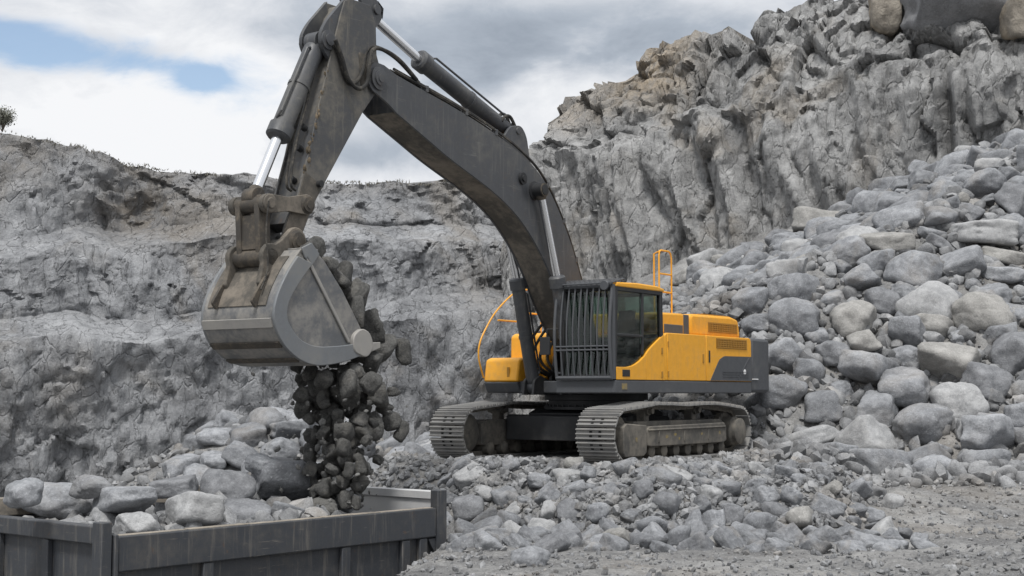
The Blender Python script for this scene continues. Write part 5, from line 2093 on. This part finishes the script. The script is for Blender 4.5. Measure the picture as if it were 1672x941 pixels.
    b.tube([(8.68, 0.36, 3.62), (8.74, 0.38, 3.2), (8.72, 0.40, 2.75), (8.86, 0.42, 2.45)], 0.012, 6, 0, 5)
    b.build('grease_line', M['rubber'], bk)


build_bucket()


def loc_to_world(r, l, z):
    return np.array([OX + FV[0] * r + LV[0] * l, OY + FV[1] * r + LV[1] * l, z])


# ------------------------------------------------------------------ stones in and below the bucket
def build_falling():
    g = np.random.default_rng(19)
    from mathutils import Euler
    # heaped in the mouth and sliding over the lip
    heap = []
    tries = 0
    while len(heap) < 46 and tries < 6000:
        tries += 1
        t = g.random()
        # mouth line from the hinge to the lip, pushed outward
        r = 8.12 - 1.02 * t
        z = 3.02 - 1.2 * t
        o = g.uniform(-0.15, 0.10 + 0.42 * sin(pi * min(1.0, 0.12 + 0.8 * t)))
        r, z = r - 0.78 * o, z + 0.62 * o
        l = g.uniform(-0.5, 0.52)
        s = g.uniform(0.12, 0.27)
        if all(((r - q[0]) ** 2 + (l - q[1]) ** 2 + (z - q[2]) ** 2) > (0.62 * (s + q[3])) ** 2 for q in heap):
            heap.append((r, l, z, s))
    for q in ((6.62, 0.35, 2.02, .27), (6.80, 0.1, 2.30, .25), (6.50, 0.45, 1.75, .23), (6.95, 0.40, 2.52, .25), (6.70, -0.2, 1.95, .27), (6.6, .1, 1.7, .22), (7.1, .3, 2.72, .22), (6.9, -.3, 2.4, .25), (6.78, .55, 1.55, .2)):
        heap.append(q)
    items = []
    for r, l, z, s in heap:
        P = loc_to_world(r, l, z)
        o = add_rock('stone', DARK[g.integers(8)], P, s * np.array([1.1, 1, g.uniform(.75, 1.1)]), (g.uniform(0, 6), g.uniform(0, 6), g.uniform(0, 6)))
        px, py, _ = project(P)
        items.append((o, px, py, s))
    label_grid(items, 'dark heaped stone', [(575, 'linkage side'), (615, 'mid heap'), (900, 'outer edge')],
               [(470, 'at the bucket mouth top'), (520, 'in the upper bucket mouth'), (565, 'in the lower bucket mouth'), (900, 'by the bucket lip')], 'stones spilling from the bucket mouth')
    # the stream that falls into the truck bed
    fall = []
    tries = 0
    while len(fall) < 112 and tries < 9000:
        tries += 1
        t = g.random() ** 0.8
        py = 588 + 242 * t
        wid = 74 - 32 * t
        cx_ = 556 - 12 * t
        px = cx_ + g.normal() * wid * 0.5
        if abs(px - cx_) > wid:
            continue
        s = (0.10 + 0.15 * g.random() ** 1.3) * (1.0 - 0.2 * t)
        y = 19.75 + g.normal() * 0.32 - 0.5 * t
        d = ray(px, py)
        P = np.array([0, 0, HC]) + d * (y / d[1])
        if all(((P - q[0]) ** 2).sum() > (0.56 * (s + q[1])) ** 2 for q in fall):
            fall.append((P, s, px, py))
    for px, py, w in ((640, 690, 0.17), (655, 705, .16), (618, 752, .10), (640, 640, .12), (660, 575, .2), (628, 668, .15)):
        d = ray(px, py)
        fall.append((np.array([0, 0, HC]) + d * (20.0 / d[1]), w, px, py))
    # grit and splinters between them
    n = 260
    t = g.random(n) ** 0.8
    py = 588 + 246 * t
    px = 556 - 10 * t + g.normal(size=n) * (44 - 10 * t)
    yy = 19.75 + g.normal(size=n) * 0.38 - 0.5 * t
    P = np.array([np.array([0, 0, HC]) + ray(a, b_) * (c_ / ray(a, b_)[1]) for a, b_, c_ in zip(px, py, yy)])
    o = scatter_mesh('falling_grit', P, 0.015 + 0.05 * g.random(n) ** 2.0, M['grit'], 13, sub=1)
    tag(o, 'small grit and splinters falling among the dark stones', 'grit', kind='stuff')
    items = []
    for P, s, px, py in fall:
        o = add_rock('stone', DARK[g.integers(8)], P, s * np.array([1.0, 1, g.uniform(.9, 1.25)]), (g.uniform(0, 6), g.uniform(0, 6), g.uniform(0, 6)))
        items.append((o, px, py, s))
    label_grid(items, 'dark falling stone', [(520, 'left edge'), (550, 'left of centre'), (580, 'right of centre'), (610, 'right edge'), (900, 'well clear right')],
               [(630, 'just under the bucket'), (680, 'in the upper stream'), (730, 'in the middle stream'), (780, 'in the lower stream'), (999, 'just above the truck bed')], 'stones falling from the bucket')


SIZE_ORD = ['largest', 'second largest', 'third largest', 'fourth largest', 'fifth largest', 'sixth largest', 'seventh largest', 'eighth largest', 'ninth largest', 'tenth largest', 'eleventh largest', 'twelfth largest']


def label_grid(items, noun, cols, rows, group):
    cells = {}
    for o, px, py, s in items:
        c = next(n for lim, n in cols if px <= lim)
        r = next(n for lim, n in rows if py <= lim)
        cells.setdefault((c, r), []).append((-s, len(cells), o, px))
    for (c, r), L in cells.items():
        L.sort(key=lambda q: q[0])
        for k, q in enumerate(L):
            pre = 'lone ' if len(L) == 1 else SIZE_ORD[min(k, 11)] + ' '
            tag(q[2], f'{pre}{noun}, {r}, {c}', 'stone', group)


build_falling()


# ------------------------------------------------------------------ the truck bed
def build_truck_bed():
    A = Vector((0.647, 0.762))
    A.normalize()
    Bv = Vector((-A.y, A.x))
    c0 = Vector((-4.50, 15.70))                     # near corner, ground plan
    LEN, WID = 5.46, 2.60
    root = empty('truck_bed', (c0.x, c0.y, -2.25), atan2(A.y, A.x))
    tag(root, 'dark steel dump truck bed loaded with grey boulders at the bottom left', 'truck bed')
    Z = lambda z: z + 2.25                          # world z to local
    RIM, ENDR, FARR, FRR = -0.46, -0.25, -0.16, -0.35
    FL = -1.95
    # floor
    b = MB()
    b.span(0.05, LEN - 0.05, 0.05, WID - 0.05, Z(FL), Z(FL) + 0.08)
    for x in (0.8, 2.0, 3.2, 4.4):
        b.span(x, x + 0.12, 0.1, WID - 0.1, Z(FL) - 0.2, Z(FL) - 0.003)
    for y in (0.7, 1.75):
        b.span(0.1, LEN - 0.1, y, y + 0.16, 0.0, Z(FL) - 0.203)
    b.build('bed_floor', M['bedsteel'], root)
    # near side wall
    b = MB()
    b.span(0.10, LEN - 0.04, 0.05, 0.11, Z(FL), Z(RIM) - 0.06)
    w = b.build('side_wall', M['bedsteel'], root, 0.006)
    b = MB()
    b.span(0.165, LEN - 0.16, -0.03, 0.13, Z(RIM) - 0.40, Z(RIM))
    b.build('rim_beam', M['bedsteel'], w, 0.018)
    b = MB()
    for a0, a1, dz in ((0.2, 1.1, .006), (1.15, 2.0, .010), (2.05, 3.2, .005), (3.25, 4.2, .009), (4.25, 5.25, .006)):
        b.span(a0, a1, -0.012, 0.118, Z(RIM) - 0.004, Z(RIM) + dz)
    b.build('worn_edge', M['bededge'], w, 0.003)
    for x in (1.42, 3.62, 4.72, 5.06):
        b = MB()
        b.prism([(x - 0.075, Z(FL)), (x - 0.075, Z(RIM) - 0.405), (x + 0.075, Z(RIM) - 0.405), (x + 0.075, Z(FL))], -0.02, 0.049)
        b.build('rib', M['bedsteel'], w, 0.012)
    # far side wall
    b = MB()
    b.span(0.10, LEN - 0.04, WID - 0.11, WID - 0.05, Z(FL), Z(FARR) - 0.02)
    w = b.build('side_wall', M['bedsteel'], root, 0.006)
    b = MB()
    b.span(0.1, LEN - 0.10, WID - 0.13, WID + 0.03, Z(FARR) - 0.22, Z(FARR))
    b.build('rim_beam', M['bededge'], w, 0.012)
    # end walls
    b = MB()
    b.span(LEN - 0.11, LEN - 0.05, 0.10, WID - 0.12, Z(FL), Z(ENDR))
    b.span(LEN - 0.14, LEN + 0.02, 0.10, WID - 0.13, Z(ENDR) - 0.10, Z(ENDR) + 0.012)
    e = b.build('tail_wall', M['bedinner'], root, 0.01)
    b = MB()
    b.span(0.05, 0.11, 0.12, WID - 0.05, Z(FL), Z(FRR) - 0.02)
    f_ = b.build('front_wall', M['bedsteel'], root, 0.006)
    b = MB()
    b.span(-0.03, 0.13, 0.16, WID - 0.05, Z(FRR) - 0.20, Z(FRR))
    b.build('rim_beam', M['bedsteel'], f_, 0.016)
    for y in (1.15, 2.2):
        b = MB()
        b.span(-0.02, 0.049, y - 0.06, y + 0.06, Z(FL), Z(FRR) - 0.205)
        b.build('rib', M['bedsteel'], f_, 0.01)
    # corner posts
    for (x0, x1, y0, y1, zt) in ((-0.05, 0.085, -0.03, 0.155, FRR + 0.05), (0.105, 0.16, -0.05, 0.15, RIM + 0.02), (LEN - 0.155, LEN + 0.03, -0.05, 0.095, ENDR + 0.03), (LEN - 0.1, LEN + 0.03, WID - 0.125, WID + 0.05, ENDR + 0.03), (-0.05, 0.095, WID - 0.045, WID + 0.05, FRR + 0.05)):
        b = MB()
        b.span(x0, x1, y0, y1, Z(FL) - 0.05 if zt != ENDR + .03 or y0 > 1 else Z(-1.06), Z(zt))
        b.build('corner_post', M['bedsteel'], root, 0.012)
    b = MB()
    b.prism([(LEN - 0.30, Z(RIM) - 0.42), (LEN - 0.16, Z(RIM) - 0.42), (LEN - 0.17, Z(RIM) - 0.62)], -0.012, 0.03)
    b.build('gusset', M['bedsteel'], root)
    return c0, A, Bv, LEN, WID


BED = build_truck_bed()

LOAD = [
    (96, 820, 136, 64, 'R', None, 'lumpy grey boulder with ochre stains at the left end of the truck bed'),
    (214, 818, 116, 56, 'F', None, 'flat topped grey boulder in the truck bed between the lumpy and the tilted boulders'),
    (315, 834, 106, 66, 'A', 'boulder_pale', 'large pale boulder tilted against the near rim of the truck bed'),
    (224, 858, 84, 40, 'A', 'boulder_pale', 'small pale block against the near rim of the truck bed'),
    (456, 786, 112, 70, 'A', None, 'big angular grey boulder on top of the load left of the falling stream'),
    (372, 800, 96, 64, 'R', 'boulder_dark', 'dark rounded boulder between the tilted pale one and the angular top one'),
    (400, 842, 90, 50, 'R', 'boulder_dark', 'dark boulder low behind the near rim in mid bed'),
    (470, 838, 70, 40, 'A', None, 'grey block low behind the rim left of the falling stream'),
    (40, 805, 70, 50, 'R', None, 'grey boulder at the very left edge of the photo inside the bed'),
    (150, 795, 70, 40, 'R', None, 'grey boulder half hidden behind the lumpy and flat topped ones'),
    (525, 832, 60, 44, 'A', 'dark_rock', 'dark block in the bed at the foot of the falling stream'),
    (566, 822, 48, 34, 'A', None, 'grey stone lying in front of the pale tail wall'),
    (430, 760, 60, 36, 'A', None, 'small grey stone perched on the top of the load'),
    (290, 795, 70, 36, 'F', 'boulder_dark', 'dark flat stone behind the tilted pale boulder'),
]


def build_load():
    g = np.random.default_rng(41)
    c0, A, Bv, LEN, WID = BED
    for i, (px, py, w, h, sh, mat, lab) in enumerate(LOAD):
        me = {'R': ROUND, 'A': ANGLE, 'F': FLAT}[sh][(i + 2) % 5]
        if mat:
            me = with_mat(me, M[mat])
        # where the sight line is over the bed: near rim boulders close, the rest deeper in
        d = ray(px, py)
        k = np.arange(14, 24, 0.02)
        P = np.array([0, 0, HC]) + k[:, None] * d
        q = (P[:, 1] - c0.y) * A.x * 0 + (P[:, 0] - c0.x) * Bv.x + (P[:, 1] - c0.y) * Bv.y
        frac = 0.22 if py + h / 2 > 850 - (px > 450) * 15 else (0.42 if py > 800 else 0.55)
        ax_ = (P[:, 0] - c0.x) * A.x + (P[:, 1] - c0.y) * A.y
        okk = (q >= WID * frac) & (ax_ > 0.16 + 0.5 * w * 18 / FPX) & (q < WID - 0.3)
        j = int(np.argmax(okk)) if okk.any() else int(np.argmin(np.abs(q - WID * frac)))
        o = free_rock('boulder', me, P[j], w, h, g)
        tag(o, lab, 'boulder', 'boulders loaded in the truck bed')
    # loose stones beneath them
    N = 1500
    X = g.uniform(0.25, LEN - 0.35, N)
    Y = g.uniform(0.28, WID - 0.28, N)
    pos = np.stack([c0.x + A.x * X + Bv.x * Y, c0.y + A.y * X + Bv.y * Y, np.interp(X, [0, 3.6, 4.5, 5.4], [-0.75, -0.64, -1.0, -1.45]) + g.normal(size=N) * 0.07 + 0.10 * np.sin(Y * 1.2)], -1)
    o = scatter_mesh('loaded_rubble', pos, 0.07 + 0.16 * g.random(N) ** 2, M['rubble'], 6, sub=2, flat=False)
    tag(o, 'loose broken stone filling the truck bed beneath the boulders', 'rubble', kind='stuff')


build_load()

# ------------------------------------------------------------------ things on the cliff and along the rim
def cliff_point(px, py, tol=5.0):
    V = CLIFF_PTS[0]
    qx, qy, d = project(V)
    m = (np.abs(qx - px) < tol) & (np.abs(qy - py) < tol) & (d > 5)
    if not m.any():
        return cliff_point(px, py, tol * 2)
    i = np.argmin(np.where(m, d, 1e9))
    return V[i]


CRAGS = [
    (1560, 22, 190, 100, 'A', 'slab', 'huge dark smooth block on the cliff shelf at the top right', 'rock block'),
    (1445, 22, 52, 84, 'A', 'crag', 'upright tan block left of the huge dark block', 'rock block'),
    (1662, 30, 56, 76, 'A', 'crag', 'tan-grey block right of the huge dark block at the photo edge', 'rock block'),
    (1534, 55, 66, 40, 'F', 'boulder_tan', 'tan-grey boulder lying on the shelf in front of the huge dark block', 'boulder'),
]


def build_crags():
    g = np.random.default_rng(52)
    for i, (px, py, w, h, sh, mat, lab, cat) in enumerate(CRAGS):
        P = cliff_point(px, py + h * 0.45)
        me = with_mat({'R': ROUND, 'A': ANGLE, 'F': FLAT}[sh][(i * 3 + 1) % 5], M[mat])
        k = (P[1] + 0.25 * w * P[1] / FPX) / ray(px, py)[1]
        c = np.array([0, 0, HC]) + ray(px, py) * k
        o = free_rock('crag' if cat == 'crag' else ('rock_block' if cat == 'rock block' else 'boulder'), me, c, w, h, g, 0.15)
        tag(o, lab, cat)


build_crags()


def build_rim_plants():
    g = np.random.default_rng(61)
    px, x, y, zt = QW
    # dry turf along the top edge of the quarry wall
    vs, fs = [], []
    n = 1500
    i = g.integers(0, len(x), n)
    back = 4.0 + np.abs(g.normal(size=n)) * 0.55
    # the wall faces the camera: going back means away from it
    nx = np.gradient(y)
    ny = -np.gradient(x)
    ln = np.sqrt(nx ** 2 + ny ** 2)
    X = x[i] - (nx / ln)[i] * back + g.normal(size=n) * 0.1
    Y = y[i] - (ny / ln)[i] * back + g.normal(size=n) * 0.1
    Zb = zt[i] - 0.12
    clump = np.clip(0.6 + 0.9 * perlin(np.stack([X * 0.9, Y * 0.9, X * 0], -1)), 0.15, 1.6)
    V, F = [], []
    for k in range(n):
        hgt = g.uniform(0.02, 0.13) * clump[k] ** 2 + 0.07
        a = g.uniform(0, 2 * pi)
        for q in range(3):
            a += 2.1
            w = 0.02
            lean = g.uniform(0.0, 0.14)
            b0 = len(V)
            V += [(X[k] + w * cos(a + 1.57), Y[k] + w * sin(a + 1.57), Zb[k]), (X[k] - w * cos(a + 1.57), Y[k] - w * sin(a + 1.57), Zb[k]),
                  (X[k] + lean * cos(a), Y[k] + lean * sin(a), Zb[k] + hgt)]
            F.append((b0, b0 + 1, b0 + 2))
    o = mesh_np('rim_grass', np.array(V), np.array(F), M['turf'], False)
    tag(o, 'low dry grass growing along the top edge of the quarry wall', 'grass', kind='stuff')

    def bush(cx_, cy_, w, h, lab, seed, n=900):
        gg = np.random.default_rng(seed)
        j = int(np.argmin(np.abs(px - cx_)))
        d = y[j] + 4.6
        P = np.array([0, 0, HC]) + ray(cx_, cy_ + h / 2) * (d / ray(cx_, cy_)[1])
        root = empty('bush', P)
        tag(root, lab, 'bush')
        W, H = w * d / FPX / 2, h * d / FPX
        b = MB()
        tips = []
        for k in range(14):
            a, r = gg.uniform(0, 2 * pi), gg.uniform(0.2, 1.0)
            e = Vector((W * r * cos(a), W * r * sin(a), H * gg.uniform(0.12, 1.0)))
            m_ = e * 0.5 + Vector((0, 0, H * 0.12))
            b.tube([(0, 0, -0.15), m_, e], 0.018, 5, 0, 3)
            tips += [e, (e + m_) / 2, m_]
        b.build('stem', M['twig'], root)
        V, F = [], []
        for k in range(n):
            t = tips[gg.integers(len(tips))]
            c = np.array(t) + gg.normal(size=3) * np.array([W, W, H * 0.7]) * 0.2
            s = gg.uniform(0.02, 0.05)
            u_, v_ = gg.normal(size=3), gg.normal(size=3)
            u_ /= np.linalg.norm(u_)
            v_ /= np.linalg.norm(v_)
            b0 = len(V)
            V += [c - u_ * s, c + v_ * s * 0.6, c + u_ * s, c - v_ * s * 0.6]
            F.append((b0, b0 + 1, b0 + 2, b0 + 3))
        o = mesh_np('foliage', np.array(V), np.array(F), M['leaf'], False)
        o.parent = root
    bush(4, 194, 38, 30, 'grey-green bush on the quarry rim at the far left edge', 1, 2200)


build_rim_plants()
